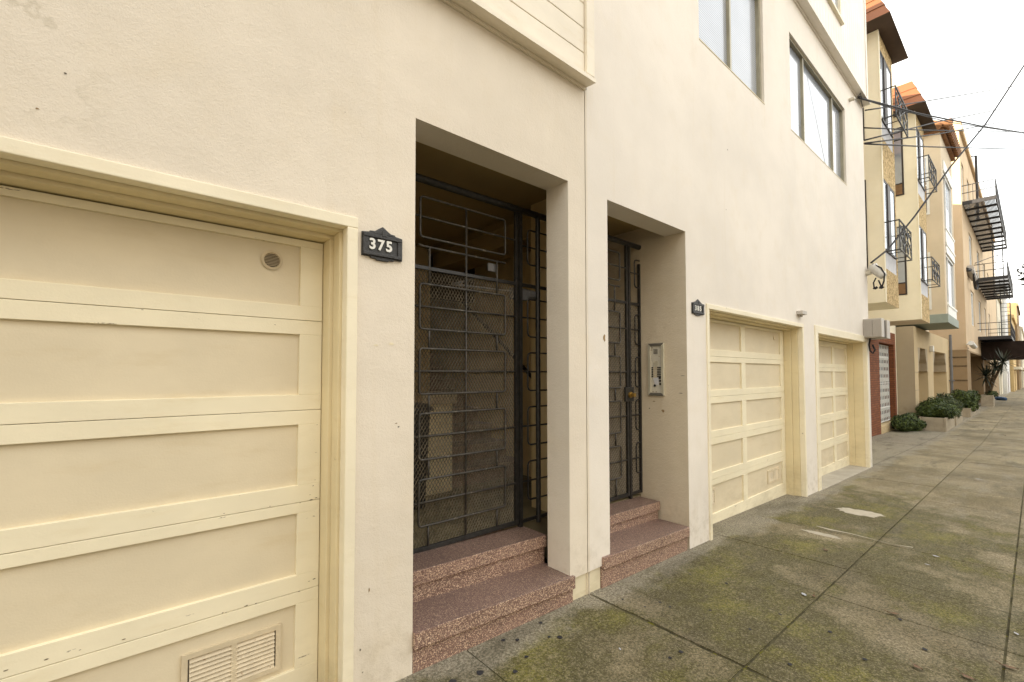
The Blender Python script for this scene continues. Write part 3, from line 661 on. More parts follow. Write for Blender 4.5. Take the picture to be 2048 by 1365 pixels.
for k in range(6):
    y0, z0 = ip(.24, .447+.038*k); y1, z1 = ip(.60, .473+.038*k); m.box(X-.0135, X-.0125, y0, y1, z0, z1)
m.build('name_strip', M['vent'], t)
m = MB(); y0, z0 = ip(.22, .69); y1, z1 = ip(.8, .82); m.prism([(y0, z0), (y1, z0+.01), (y1+.01, z1-.01), (y0-.02, z1)], 'x', X-.015, X-.0125); m.build('card', M['greywhite'], t)
m = MB(); y0, z0 = ip(.1, .32); y1, z1 = ip(.7, .44); m.box(X-.0145, X-.0125, y0-.02, y1, z0, z1); m.build('camera_window', M['alubright'], t)
for u, v, r in ((.86, .68, .012), (.88, .745, .010), (.90, .81, .010), (.38, .845, .012)):
    y0, z0 = ip(u, v); m = MB(); m.tube([(X-.02, y0, z0), (X-.0125, y0, z0)], r, 12); m.build('lock_cylinder', M['iron'], t)
for u, v in ((.15, .03), (.12, .08), (.82, .22), (.2, .98), (.5, .98)):
    y0, z0 = ip(u, v); m = MB(); m.tube([(X-.014, y0, z0), (X-.0125, y0, z0)], .005, 8); m.build('screw', M['scuff'], t)

m = MB(); x, z = at(1604, 627, -.04); m.box(x-.09, x+.09, -.075, -.001, z-.02, z+.03); m.tube([(x, -.03, z-.02), (x, -.03, z-.05)], .02, 8)
tag(m.build('wall_bracket', M['louver'], None, bevel=.004), 'small grey bracket on the cream wall between the two far garage doors', 'bracket')
# louvred cabinet on the far corner
t = thing('vent_cabinet', 'grey louvred metal cabinet high on the far corner of the cream building', 'cabinet')
m = MB(); x0, x1 = 10.86, 11.36; m.box(x0+.012, x0+.25, -.275, -.001, 2.19, 2.545); m.build('body', M['louver'], t, bevel=.004)
m = MB()
for k in range(22):
    yy = -.27+.0118*k
    if abs(k-11) < 1: continue
    m.box(x0, x0+.014, yy, yy+.0075, 2.205, 2.53)
m.build('louvre', M['louver'], t)
m = MB(); m.box(x0+.012, x0+.016, -.145, -.138, 2.23, 2.5); m.build('latch', M['white'], t)
m = MB(); m.box(x0+.255, x0+.50, -.25, -.001, 2.21, 2.53); m.build('dark_gap', M['brownframe'], t)
m = MB(); m.box(x0+.505, x0+.78, -.275, -.001, 2.19, 2.545); m.build('door', M['louver'], t, bevel=.004)
# service entrance fitting with looped cables
t = thing('service_fitting', 'grey service entrance cap with two looped black cables at the corner of the cream building', 'cable fitting')
def P3(px, py, x): y, z = atx(px, py, x); return (x, y, z)
xf = 11.25
m = MB(); m.tube([P3(1730, 548, xf), P3(1742, 545, xf)], .05, 10); m.tube([P3(1742, 545, xf), P3(1745, 530, xf)], .06, 10); m.build('bracket', M['offwhite'], t, bevel=.004)
m = MB(); a, b = Vector(P3(1743, 534, xf)), Vector(P3(1768, 554, xf)); m.tube([a, a.lerp(b, .15), a.lerp(b, .8), b], .10, 12, r2=.06); m.build('cap', M['clear'], t, smooth=True)
m = MB()
for seq in (((1752, 556), (1747, 566), (1748, 574), (1752, 578)), ((1757, 561), (1762, 572), (1763, 577)), ((1745, 528), (1762, 536), (1769, 548), (1768, 562), (1764, 574))): m.tube([P3(*p, xf-.05) for p in seq], .013, 6)
for p in ((1751, 577), (1763, 576)): c = Vector(P3(*p, xf-.05)); m.tube([c+Vector((0, .03, .015)), c, c+Vector((0, -.03, .02))], .028, 6)
m.build('cable_loop', M['cable'], t)
m = MB(); m.tube([P3(*p, 11.2) for p in ((1741, 675), (1738, 690), (1740, 702), (1746, 707), (1750, 700), (1745, 690))], .016, 6); tag(m.build('dangling_cable', M['cable']), 'short grey black cable curling below the louvred cabinet', 'cable')

# ------------------------------------------------------------------ yellow buildings with bays
def bay_building(name_label, x0, x1, bx0, bx1, dz, brick_from=None):
    t = thing('bay_building', name_label, 'building'); zt = 10.15+dz; ym = 1.38; zb = 3.1+dz
    mb = MB(); mb.wall(x0, x1, -1.2, zt, [] if not brick_from else [(brick_from[0], brick_from[1], -1.2, 2.7, .5)], ym, .3); shell(mb, x0, x1, ym, 15, -1.2, zt); mb.build('wall', M['yellow'], t, fix=False)
    # bay: smooth sides, pebble-dash front
    zs = 9.32+dz
    mb = MB(); hol = [(bx0+.16, bx1-.12, zb+.78+3.02*k, zb+2.85+3.02*k, .08) for k in range(2)]
    mb.wall(bx0, bx1, zb, zs, hol, 0, .1, 1); mb.face([(bx0,0,zb),(bx0,0,zs),(bx0,ym,zs),(bx0,ym,zb)], 0); mb.face([(bx1,0,zb),(bx1,ym,zb),(bx1,ym,zs),(bx1,0,zs)], 0); mb.face([(bx0,0,zb),(bx1,0,zb),(bx1,ym,zb),(bx0,ym,zb)], 2)
    mb.box(bx0-.012, bx0+.10, -.012, -.001, zb, zs, 0)
    mb.build('bay', [M['yellow'], M['pebble'], M['yellow']], t, fix=False)
    for k in range(2):
        z0 = zb+.78+3.02*k; z1 = zb+2.85+3.02*k; a, b = bx0+.16, bx1-.12; xm = a+(b-a)*.42
        m = MB(); m.box(a, a+.03, .004, .06, z0+.45, z1); m.box(b-.04, b, .004, .06, z0+.45, z1); m.box(a+.03, b-.04, .004, .06, z1-.05, z1); m.box(a+.03, b-.04, -.015, .06, z0+.40, z0+.45); m.box(xm-.16, xm+.14, -.012, .06, z0+.45, z1-.05)
        w = m.build('window', M['brownframe'], t)
        m = MB(); m.box(a+.02, b-.03, .012, .02, z0+.44, z1-.03); m.build('pane', M['glass'], w)
        m = MB(); m.box(a, b, .01, .05, z0, z0+.4); m.build('sill_panel', M['greywhite'], w)
        # side window
        m = MB(); m.box(bx0-.015, bx0-.002, .28, 1.0, z0-.02, z1); w = m.build('side_window', M['brownframe'], t)
        m = MB(); m.box(bx0-.022, bx0-.0155, .32, .96, z0+.36, z1-.04); m.build('pane', M['glass'], w)
        m = MB(); m.box(bx0-.022, bx0-.0155, .32, .96, z0+.02, z0+.32); m.build('side_panel', M['brownpanel'], w)
        # juliet rail
        m = MB(); r0 = -.26; za, zc = z0+.36, z0+1.02; xa, xb = bx0+.08, bx1-.02
        for zz in (za, zc): m.tube([(xa, 0, zz), (xa, r0, zz), (xb, r0, zz), (xb, 0, zz)], .016, 6)
        for xx in (xa, (xa*2+xb)/3, (xa+2*xb)/3, xb): m.tube([(xx, r0, za), (xx, r0, zc)], .011, 5)
        nb = 6
        for q in range(nb):
            xc = xa+(xb-xa)*(q+.5)/nb; s = 1 if q % 2 else -1
            m.tube([(xc+s*.09*math.sin(u*.75), r0, za+.08+(zc-za-.16)*u/16) for u in range(17)], .010, 5)
            for zc2 in (za+.15, zc-.17): m.tube([(xc+s*.05+.055*math.cos(2*math.pi*u/10), r0, zc2+.055*math.sin(2*math.pi*u/10)) for u in range(10)], .009, 5, closed=True)
        for zz in (za+.02,):
            for xx in (xa+.4, xb-.4): m.tube([(xx, 0, zz), (xx, r0, zz)], .01, 5)
        m.build('balcony_rail', M['iron'], t)
    # overhanging mansard
    ex0, ex1, ey = bx0-.42, bx1+.22, -.27; tx0, tx1, ty, tz = ex0+.42, ex1-.25, .04, zt+.1
    mb = MB()
    n = 3
    for k in range(n):
        f0, f1 = k/n, (k+1)/n
        def L(f): return (ex0+(tx0-ex0)*f, ex1+(tx1-ex1)*f, ey+(ty-ey)*f, zs+.012+(tz-zs-.012)*f)
        a, b = L(f0), L(f1); o = .018
        mb.face([(a[0]-o,ym,a[3]),(a[0]-o,a[2]-o,a[3]),(b[0],b[2],b[3]),(b[0],ym,b[3])]); mb.face([(a[0]-o,a[2]-o,a[3]),(a[1]+o,a[2]-o,a[3]),(b[1],b[2],b[3]),(b[0],b[2],b[3])]); mb.face([(a[1]+o,a[2]-o,a[3]),(a[1]+o,ym,a[3]),(b[1],ym,b[3]),(b[1],b[2],b[3])])
        mb.face([(a[0]-o,a[2]-o,a[3]),(a[0]-o,ym,a[3]),(a[1]+o,ym,a[3]),(a[1]+o,a[2]-o,a[3])], 1)
        for q in range(1, 4):
            yq = a[2]+(ym-a[2])*q/4; yq2 = b[2]+(ym-b[2])*q/4; mb.tube([(a[0]-o, yq, a[3]+.01), (b[0], yq2, b[3])], .012, 4)
    mb.face([(tx0,ty,tz),(tx1,ty,tz),(tx1,ym,tz),(tx0,ym,tz)], 0); mb.box(tx0, tx1, ty, ym, tz+.002, tz+.09, 2)
    mb.build('mansard_roof', [M['roofmetal'], M['soffit'], M['roofcap']], t, fix=False)
    return t
CA_ = bay_building('yellow building with bay window and orange mansard roof, nearest beyond the cream building', 11.36, 16.9, 13.0, 14.57, 0)
bxa, _ = at(1759, 800, 1.38); bxb, _ = at(1791, 800, 1.38)
CB_ = bay_building('yellow building with bay window and orange mansard roof, second along, over the brick doorway', 16.92, 23.4, 17.93, 19.66, 0, (bxa, bxb))
m = MB(); m.box(17.2, 23.1, 4, 14, 10.16, 12.25); m.build('shadow_block', M['yellow'], CB_)  # unseen block added to cast shade on the beige building's side
# brick doorway with grille under the second bay
xl, _ = at(1746, 800, 1.34); xa, _ = at(1760, 800, 1.34); xb, _ = at(1790, 800, 1.34); xr, _ = at(1793, 800, 1.34)
mb = MB(); ztop = 3.04; mb.wall(xl-2, xr, -1.2, ztop, [(xa, xb, -1.2, 2.6, .42)], 1.33, .42); mb.face([(xl-2,1.33,ztop),(xr,1.33,ztop),(xr,1.4,ztop),(xl-2,1.4,ztop)])
mb.build('brick_surround', M['brick'], CB_, fix=False)
mb = MB(); mb.box(xa, xb, 1.32, 1.74, -1.2, zg(xa)+.26); mb.build('door_step', M['tanlight'], CB_, bevel=.01)
mb = MB(); mb.box(xa+.02, xb-.02, 1.66, 1.72, zg(xa)+.26, 2.59); D = mb.build('door', M['doorgrey'], CB_)
mb = MB(); zz0, zz1 = zg(xa)+.32, 2.55; nn = 9
for k in range(nn+1): xx = xa+.05+(xb-xa-.1)*k/nn; mb.tube([(xx, 1.5, zz0), (xx, 1.5, zz1)], .014, 5)
for zz in (zz0, zz0+.5, (zz0+zz1)/2, zz1-.45, zz1): mb.tube([(xa+.03, 1.5, zz), (xb-.03, 1.5, zz)], .02, 5)
for k in range(nn):
    xx = xa+.05+(xb-xa-.1)*(k+.5)/nn
    for j in range(10): zc = zz0+.2+(zz1-zz0-.4)*j/9; mb.tube([(xx+.045*math.cos(2*math.pi*u/8), 1.5, zc+.07*math.sin(2*math.pi*u/8)) for u in range(8)], .009, 4, closed=True)
mb.build('door_grille', M['white'], D)
# drain pipe at the near corner of the first yellow building
m = MB(); m.tube([(12.96, .62, 3.5), (12.96, .62, 6.1)], .05, 8); 

# ------------------------------------------------------------------ beige bay building with arched garage openings
D2 = thing('bay_building', 'pale beige building with white windows and green-grey bay skirt, third beyond the cream building', 'building')
ys = .86; X0, X1 = 23.42, 34.4
def fx(px, y=ys): return at(px, 750, y)[0]
oa, ob, oc, od = fx(1837), fx(1856), fx(1867), fx(1893.5)
mb = MB(); ZG = 3.35
mb.wall(X0, X1, -1.4, ZG, [(oa, ob, -1.4, 2.55, 1.0), (oc, od, -1.4, 2.55, 1.0)], ys, 1.0, 1)
mb.face([(X0,ys,-1.4),(X0,ys,ZG),(X0,5,ZG),(X0,5,-1.4)], 0); mb.face([(X0,ys,ZG),(X1,ys,ZG),(X1,2,ZG),(X0,2,ZG)], 1)
for a, b in ((oa, ob), (oc, od)):
    mb.face([(a,ys+1,-1.4),(b,ys+1,-1.4),(b,ys+1,2.6),(a,ys+1,2.6)], 2)
    for x_, s in ((a, 1), (b, -1)):   # stepped corbels in the upper corners
        mb.prism([(x_, 2.55), (x_+s*.55, 2.55), (x_+s*.5, 2.3), (x_+s*.38, 2.1), (x_+s*.22, 1.95), (x_+s*.2, 1.6), (x_, 1.6)], 'y', ys+.002, ys+.6, 0)
for z in (-.05, .85, 1.55): mb.box(X0-.01, oa, ys-.012, ys+.01, z, z+.02, 0)
mb.build('ground_floor_wall', [M['tanwall'], M['tanlight'], M['beige']], D2, fix=False)
m = MB(); dxa = oc+(od-oc)*.05; m.box(oc+.05, oc+1.2, ys+.90, ys+.98, -1.2, 1.45); m.build('door', M['beige'], D2, bevel=.01)
ZT = 11.05; cx0, cx1 = 23.95, 27.6; zb = 3.46
mb = MB(); mb.wall(X0, X1, ZG, ZT-.25, [], 1.6, .1); shell(mb, X0, X1, 1.6, 15, ZG, ZT-.25)
wz = [(zb+.75, zb+2.75), (zb+3.75, zb+6.0)]
mb.wall(cx0, cx1, zb+.32, ZT-.25, [(cx0+.55, cx1-.35, a, b, .1) for a, b in wz], 0, .1); mb.face([(cx0,0,zb+.32),(cx0,0,ZT-.25),(cx0,1.6,ZT-.25),(cx0,1.6,zb+.32)]); mb.face([(cx1,0,zb+.32),(cx1,1.6,zb+.32),(cx1,1.6,ZT-.25),(cx1,0,ZT-.25)]); mb.face([(cx0,0,ZT-.25),(cx1,0,ZT-.25),(cx1,1.6,ZT-.25),(cx0,1.6,ZT-.25)])
mb.build('wall', M['beige'], D2, fix=False)
m = MB(); m.box(X0+.3, X1-.3, 4.2, 14, ZT-.24, 12.7); m.build('shadow_block', M['beige'], D2)  # unseen block added to cast shade on the peach building's side
mb = MB(); mb.box(cx0-.06, cx1+.06, -.06, 1.6, zb-.02, zb+.319); mb.build('bay_skirt', M['greentrim'], D2, bevel=.01)
for a, b in wz:
    w = win(D2, cx0+.55, cx1-.35, a, b, 0, .06, .09, 'white', (cx0+1.45,), 'glassdk', gmats=['glassdk', 'glass'])
    m = MB(); m.box(cx0+.45, cx1-.25, -.05, .05, a-.7, a-.62); m.box(cx0+.5, cx1-.3, -.03, .05, a-.62, a-.08); m.box(cx0+.45, cx1-.25, -.05, .05, a-.08, a-.001); m.build('apron_panel', M['white'], w); m = MB(); m.box(cx0+.5, cx1-.3, -.03, .05, b+.001, b+.42); m.build('transom_panel', M['white'], w)
for px0, px1, ya, yb in ((1849, 1856, 312, 430), (1849, 1860, 505, 620)):
    y0, z1 = atx(px1, ya, cx0); y1, _ = atx(px0-14, ya, cx0); _, z0 = atx(px1, yb, cx0)
    m = MB(); m.box(cx0-.04, cx0-.001, y0, y1, z0, z1); w = m.build('side_window', M['white'], D2)
    m = MB(); m.box(cx0-.047, cx0-.0405, y0+.07, y1-.02, z0+.08, (z0+z1)/2-.03); m.box(cx0-.047, cx0-.0405, y0+.07, y1-.02, (z0+z1)/2+.03, z1-.08); m.build('pane', M['glassdk'], w)
mb = MB(); k = cx0-.2
for yy0, yy1, xs in ((-.25, 1.7, [cx0-.25]),):
    for q in range(7): yq = yy0+.28*q; mb.tube([(cx0-.28, yq, ZT-.12), (cx0+.25, yq, ZT+.16)], .12, 8)
q = cx0-.1
while q < cx1+.1: mb.tube([(q, -.30, ZT-.12), (q, .25, ZT+.16)], .12, 8); q += .26
mb.box(cx0-.1, cx1+.1, -.12, 1.6, ZT-.25, ZT-.12); mb.build('roof', M['tile'], D2)
m = MB(); yp, _ = atx(1901, 750, X1-.2); m.tube([(X1-.2, ys-.1, -1), (X1-.2, ys-.1, 3.6)], .06, 8); m.box(X1-.3, X1-.1, ys-.2, ys, 1.1, 1.15); m.box(X1-.3, X1-.1, ys-.2, ys, -.1, -.05); m.build('drain_pipe', M['greypipe'], D2)
m = MB(); xx, zz = at(1863, 698, ys-.05); m.box(xx-.15, xx+.15, ys-.12, ys-.001, zz-.13, zz+.13); m.build('wall_lamp', M['white'], D2, bevel=.02)

# ------------------------------------------------------------------ peach building with fire escapes and canopy
E3 = thing('fire_escape_building', 'tall peach building with black fire escapes and a dark entrance canopy', 'building')
yf = .40
def fx(px, y=yf): return at(px, 650, y)[0]
X0 = fx(1931.5); Xend = X0+36; DX = X0-36; ZT = atx(1915, 242, X0)[1]; K = X0/36
mb = MB(); rx0, rx1 = fx(1938.5), fx(1963); zgf = atx(1920, 700, X0)[1]
wins = []; zf = [1.5+(z-1.5)*K for z in (3.65, 7.25, 11.25)]
for zc in (zf[0]+.9, zf[1]+.9):
    for pa, pb in ((1944, 1950), (1959, 1963.5), (1970, 1973), (1978, 1980.5)): wins.append((fx(pa), fx(pb), zc, zc+2.3, .15))
wins += [(fx(1934), fx(1938), zf[2]+.2, zf[2]+2.6, .15), (fx(1944), fx(1948), zf[2]+.2, zf[2]+2.6, .15), (fx(1958), fx(1962), zf[2]+.2, zf[2]+2.6, .15)]
mb.wall(X0, Xend, zgf, ZT, wins, yf, .15); shell(mb, X0, Xend, yf, 15, zgf, ZT); mb.face([(X0,yf,zgf),(Xend,yf,zgf),(Xend,3,zgf),(X0,3,zgf)]); mb.build('wall', M['peach'], E3, fix=False)
mb = MB(); mb.wall(X0, Xend, -1.5, zgf, [(rx0, rx1, -1.5, zgf-.1, 1.2), (rx1+1.5, rx1+9, -1.5, zgf-.1, 1.2)], yf, 1.2); mb.face([(X0,yf,-1.5),(X0,yf,zgf),(X0,10,zgf),(X0,10,-1.5)]); mb.face([(rx0-.1,yf+1.2,-1.5),(Xend,yf+1.2,-1.5),(Xend,yf+1.2,zgf),(rx0-.1,yf+1.2,zgf)])
for py in (716, 733.5, 762, 788): z = atx(1920, py, X0)[1]; mb.box(X0-.02, X0-.001, yf, 4, z, z+.06, 1)
mb.build('ground_floor_wall', [M['brownwall'], M['bark']], E3, fix=False)
for a, b, c, d, _ in wins: win(E3, a, b, c, d, yf, .10, .10, 'white', ((a+b)/2,), 'glassdk')
mb = MB(); mb.box(X0-.05, Xend, yf-.14, yf-.001, ZT-.6, ZT-.35); mb.box(X0-.03, Xend, yf-.10, yf-.001, ZT-.35, ZT); mb.build('cornice', M['peach'], E3)
fe = MB(); fe.box(X0+1, X0+1.05, yf-.02, yf, 3, 3.05); FE = fe.build('fire_escape', M['grate'], E3)
def platform(x0, x1, yo, z, ladder):
    m = MB(); m.box(x0, x1, yo-.03, yo+.03, z-.12, z+.05); m.box(x0-.02, x0+.04, yo, yf, z-.16, z+.06); m.box(x1-.04, x1+.02, yo, yf, z-.12, z+.05)
    nb = max(3, int((x1-x0)/1.6))
    for k in range(1, nb): xx = x0+(x1-x0)*k/nb; m.box(xx-.05, xx+.05, yo, yf, z-.14, z-.02)
    q = yo+.06
    lx0 = x1-(x1-x0)*.3
    while q < yf-.03: m.box(x0, x1 if q > -.35 else lx0, q, q+.034, z-.02, z+.01); q += .05
    m.build('platform', M['grate'], FE)
    m = MB()
    for zz in (z+.55, z+1.0): m.tube([(x0, yf, zz), (x0, yo, zz), (x1, yo, zz), (x1, yf, zz)], .025, 5)
    nb = int((x1-x0)/.35)
    for k in range(nb+1): xx = x0+(x1-x0)*k/nb; m.tube([(xx, yo, z), (xx, yo, z+1.0)], .014, 4)
    for k in range(1, 3): yy = yo+(yf-yo)*k/3; m.tube([(x0, yy, z), (x0, yy, z+1.0)], .012, 4)
    m.build('railing', M['grate'], FE)
    if ladder:
        m = MB(); xl = lx0+.6; za = z-ladder
        for yy in (yo+.12, yo+.62): m.tube([(xl, yy, za), (xl, yy, z+1.1)], .03, 5)
        zz = za
        while zz < z+1: m.tube([(xl, yo+.12, zz), (xl, yo+.62, zz)], .016, 4); zz += .34
        m.build('ladder', M['grate'], FE)
def yo_at(px, x): return atx(px, 600, x)[0]
xa = X0+.5; platform(xa, fx(1970), yo_at(1999.5, xa), atx(1999, 391, xa)[1], 4.4)
xb = fx(1951.5); platform(xb, fx(1974.5), yo_at(2017, xb), atx(2017, 552, xb)[1], 3.9)
xc = fx(1955); platform(xc, fx(1976), yo_at(2019, xc), atx(2019, 673, xc)[1], 0)
m = MB(); xq = fx(1938); zq = atx(1948, 270, xq)[1]; m.tube([(xq+4, yf-.35, zf[2]+.1), (xq+4, yf-.35, zq), (xq+4, yf+.1, zq+.1)], .07, 8); m.build('flue_pipe', M['grate'], E3)
m = MB(); xk = fx(1960); zc1, zc0 = at(1960, 684, yf)[1], at(1960, 719, yf)[1]; m.box(xk, xk+2.6, -3.3, yf, zc0, zc1); m.build('canopy', M['canvas'], E3, bevel=.03)
m = MB()
for xx in (xk+.1, xk+2.5): m.tube([(xx, -3.1, -1), (xx, -3.1, zc0)], .04, 8)
m.build('canopy_post', M['grate'], E3)
xs, zs = at(1943, 540, yf-.2); t = thing('service_fitting', 'grey service fitting with coiled cables on the peach wall beside the fire escape', 'cable fitting')
m = MB(); m.tube([(xs-.4, yf, zs), (xs, yf-.12, zs)], .12, 8); m.build('bracket', M['grate'], t); m = MB(); m.tube([(xs, yf-.1, zs+.1), (xs+1.6, yf-.2, zs-.35)], .22, 10, r2=.16); m.build('cap', M['louver'], t)
m = MB()
for k in range(4): m.tube([(xs+1.3+(1.1+.1*k)*math.cos(u*math.pi/6+k), yf-.25-.02*k, zs-.55+.5*math.sin(u*math.pi/6+k)) for u in range(10)], .03, 5)
m.build('cable_loop', M['cable'], t)
t = thing('security_camera', 'white security camera on the corner of the peach building above the recess', 'camera'); xs, zs = at(1940, 689, yf-.15)
m = MB(); m.tube([(xs, yf, zs), (xs+.05, yf-.16, zs+.03)], .04, 8); m.build('bracket', M['white'], t); m = MB(); m.tube([(xs-.2, yf-.2, zs+.06), (xs+1.1, yf-.26, zs-.12)], .13, 10); m.build('body', M['white'], t)

# ------------------------------------------------------------------ rest of the street
def row_house(x0, x1, y, z1, mat, door, mdoor, label, nw=2, awn=None, gz=-1.6):
    t = thing('row_house', label, 'building'); mb = MB(); hol = [(door[0], door[1], gz, 1.75, .7)]
    zf = 3.0; ws = []
    while zf+2 < z1-.4:
        for k in range(nw):
            xa = x0+(x1-x0)*(k+.3)/nw; ws.append((xa, xa+(x1-x0)*.4/nw, zf+.2, zf+1.9, .12))
        zf += 3
    mb.wall(x0, x1, gz, z1, hol+ws, y, .2); shell(mb, x0, x1, y, y+14, gz, z1); mb.build('wall', M[mat], t, fix=False)
    m = MB(); m.box(door[0], door[1], y+.6, y+.7, gz, 1.75); m.build('door', M[mdoor], t)
    for a, b, c, d, _ in ws: win(t, a, b, c, d, y, .08, .1, 'white', ((a+b)/2,), 'glassdk')
    m = MB(); m.box(x0, x1, y-.2, y-.001, z1-.5, z1-.1); m.build('cornice', M[mat], t)
    if awn: m = MB(); m.box(x0+.5, x1-.5, awn, y, 2.1, 2.45); m.build('awning', M['cream2'], t)
    return t
XR = Xend+.3
row_house(XR, XR+8, .35, 10.5, 'cream2', (XR+1, XR+5), 'whitefar', 'cream house just beyond the peach building, seen behind its fire escapes')
row_house(XR+8.2, XR+18, .0, 12.5, 'whitefar', (XR+10, XR+14), 'red', 'white walled house with a dark red door, two beyond the peach building', 2)
row_house(XR+18.3, XR+34, -.35, 9.6, 'ochre', (XR+22, XR+27), 'cream2', 'ochre house with a pale projecting awning far down the street', 3, -1.0)
row_house(XR+34.5, XR+54, -.6, 12.8, 'brownwall', (XR+38, XR+43), 'brownframe', 'brown building far down the street beside the ochre house', 3, -1.2)
row_house(XR+54.5, XR+92, -.8, 10.4, 'cream2', (XR+60, XR+66), 'red', 'farthest cream building at the end of the street', 4, -1.3, -2)
m = MB(); m.box(XR+92, XR+112, -14, 20, -3, 10.5); m.box(XR+91.6, XR+92, -14, 20, 10.5, 11.2); tag(m.build('row_house', M['tanwall']), 'plain tan building closing the far end of the street', 'building')

# unseen row added across the street: shuts off low sky, darkens the left
for x0, x1, h, mt, lb in ((-42, 3.5, 15.5, 'greyfar', 'unseen tall grey block added across the street to darken the left side'), (4, 20, 7.6, 'greyfar', 'unseen low grey block added across the street to shut off low sky'), (20.5, 70, 8.6, 'greyfar', 'unseen long grey block added across the street to shut off low sky')):
    m = MB(); m.box(x0, x1, -32, -17, -3, h); m.box(x0, x1, -16.95, -16.6, h-.6, h-.1)
    for k in range(int((x1-x0)/3.2)):
        for zz in (1.2, 4.3, 7.0):
            if zz+1.6 < h-.8: m.box(x0+1+3.2*k, x0+2.5+3.2*k, -16.995, -16.93, zz, zz+1.5, 1)
    tag(m.build('row_house', [M[mt], M['brownframe']]), lb, 'building')

# ------------------------------------------------------------------ planting
def leaves(mb, c, rad, n, size, rn, lump=.34, flat=False):
    c = Vector(c); lumps = [(Vector((rn.gauss(0,1), rn.gauss(0,1), rn.gauss(0,1))).normalized(), rn.uniform(.35, .8)) for _ in range(9)]
    for _ in range(n):
        d = Vector((rn.gauss(0,1), rn.gauss(0,1), rn.gauss(0,1))).normalized()
        k = 1-lump*1.2+lump*2.2*max([max(0, d.dot(l))**4*w for l, w in lumps]); rrad = (rn.random()**.33)*k
        p = c+Vector((d.x*rad[0], d.y*rad[1], d.z*rad[2]))*rrad
        a = (d+Vector((rn.gauss(0,.6), rn.gauss(0,.6), rn.gauss(0,.6)+.3))).normalized(); b = a.orthogonal().normalized(); b = Matrix.Rotation(rn.random()*6.28, 3, a) @ b; e = a.cross(b)
        s = size*rn.uniform(.6, 1.3); w = s*.42
        mb.face([p-b*s*.5, p+e*w*.5+a*s*.06, p+b*s*.5, p-e*w*.5+a*s*.06])
def shrub(c, rad, n, size, mat, label, seed, stem=True):
    rn = random.Random(seed); t = thing('shrub', label, 'shrub', 'green shrubs along the house fronts'); mb = MB(); leaves(mb, c, rad, n, size, rn); mb.build('foliage', mat, t, fix=False)
    m = MB(); z0 = c[2]-rad[2]*.95
    for k in range(5): m.tube([(c[0]+rn.uniform(-.1,.1), c[1]+rn.uniform(-.1,.1), z0), (c[0]+rn.uniform(-.5,.5)*rad[0], c[1]+rn.uniform(-.5,.5)*rad[1], c[2]+rad[2]*.4)], .02, 5, r2=.008)
    m.build('stem', M['bark'], t)
def planter(x0, x1, y0, y1, h, label):
    z = min(zg(x0), zg(x1)); t = thing('planter', label, 'planter', 'low concrete planters'); m = MB(); w = .07
    m.box(x0, x1, y0, y0+w, z-.03, z+h); m.box(x0, x1, y1-w, y1, z-.03, z+h); m.box(x0, x0+w, y0+w, y1-w, z-.03, z+h); m.box(x1-w, x1, y0+w, y1-w, z-.03, z+h); m.build('box', M['planter'], t, bevel=.012)
    m = MB(); m.box(x0+w, x1-w, y0+w, y1-w, z, z+h-.06); m.build('soil', M['bark'], t)
x, y = gat(1887, 864); px0 = x
planter(px0, px0+2.6, -.02, .70, .5, 'nearest pale concrete planter, holding the broad shrub')
shrub((px0+.9, .30, zg(px0)+.70), (1.15, .58, .50), 5200, .11, M['leaf'], 'broad dark green shrub spilling over the nearest planter', 1)
shrub((px0-.9, .98, zg(px0)+.33), (.75, .42, .42), 2600, .10, M['leaf'], 'low green bush growing from the ground beside the yellow door step', 2)
shrub((px0-.35, .72, zg(px0)+.22), (.6, .3, .28), 1500, .10, M['leaf'], 'low creeping bush between the bushy corner and the nearest planter', 9)
x2, y2 = gat(1913, 852); planter(x2, x2+2.4, y2, y2+.6, .46, 'second pale concrete planter with a flaking end')
shrub((x2+.9, y2+.28, zg(x2)+.72), (1.2, .5, .55), 3600, .13, M['leaf2'], 'grey-green shrub in the second planter', 3)
x3, y3 = gat(1942, 835.5); planter(x3, x3+3.0, y3, y3+.6, .46, 'third and farthest low planter, before the peach building')
shrub((x3+1.0, y3+.22, zg(x3)+.80), (1.5, .52, .62), 3600, .15, M['leaf'], 'rounded dark shrub in the third planter', 4)
# yucca in a tub under the canopy
xY = xk-3.5; yY, _ = atx(1976, 800, xY); t = thing('yucca', 'spiky yucca plant leaning under the dark canopy', 'plant'); zt0 = zg(xY)
rn = random.Random(5); m = MB(); tops = [Vector((xY, yY-.4, 1.9)), Vector((xY-.2, yY+.05, 1.3)), Vector((xY+.2, yY-.75, 2.3))]
for p in tops: m.tube([(xY, yY, zt0+.5), (xY, yY+(p.y-yY)*.4, (zt0+.5+p.z)/2), p], .09, 6, r2=.06)
m.build('trunk', M['bark'], t); m = MB()
for p in tops:
    for k in range(60):
        d = Vector((rn.gauss(0,1), rn.gauss(0,.9), rn.gauss(.15,.8))).normalized(); L = rn.uniform(.7, 1.25); s = d.cross(Vector((0,0,1))).normalized()*.045
        mid = p+d*L*.5; tip = p+d*L+Vector((0,0,-.08)); m.face([p-s*.6, mid-s, tip, mid+s, p+s*.6])
m.build('foliage', M['leafdk'], t, fix=False)
planter(xY-.7, xY+.9, yY-.28, yY+.3, .75, 'square tub holding the yucca under the canopy')
shrub((xY+.1, yY-.2, zt0+.85), (.6, .35, .25), 700, .14, M['leaf2'], 'small light green plant at the foot of the yucca', 6)
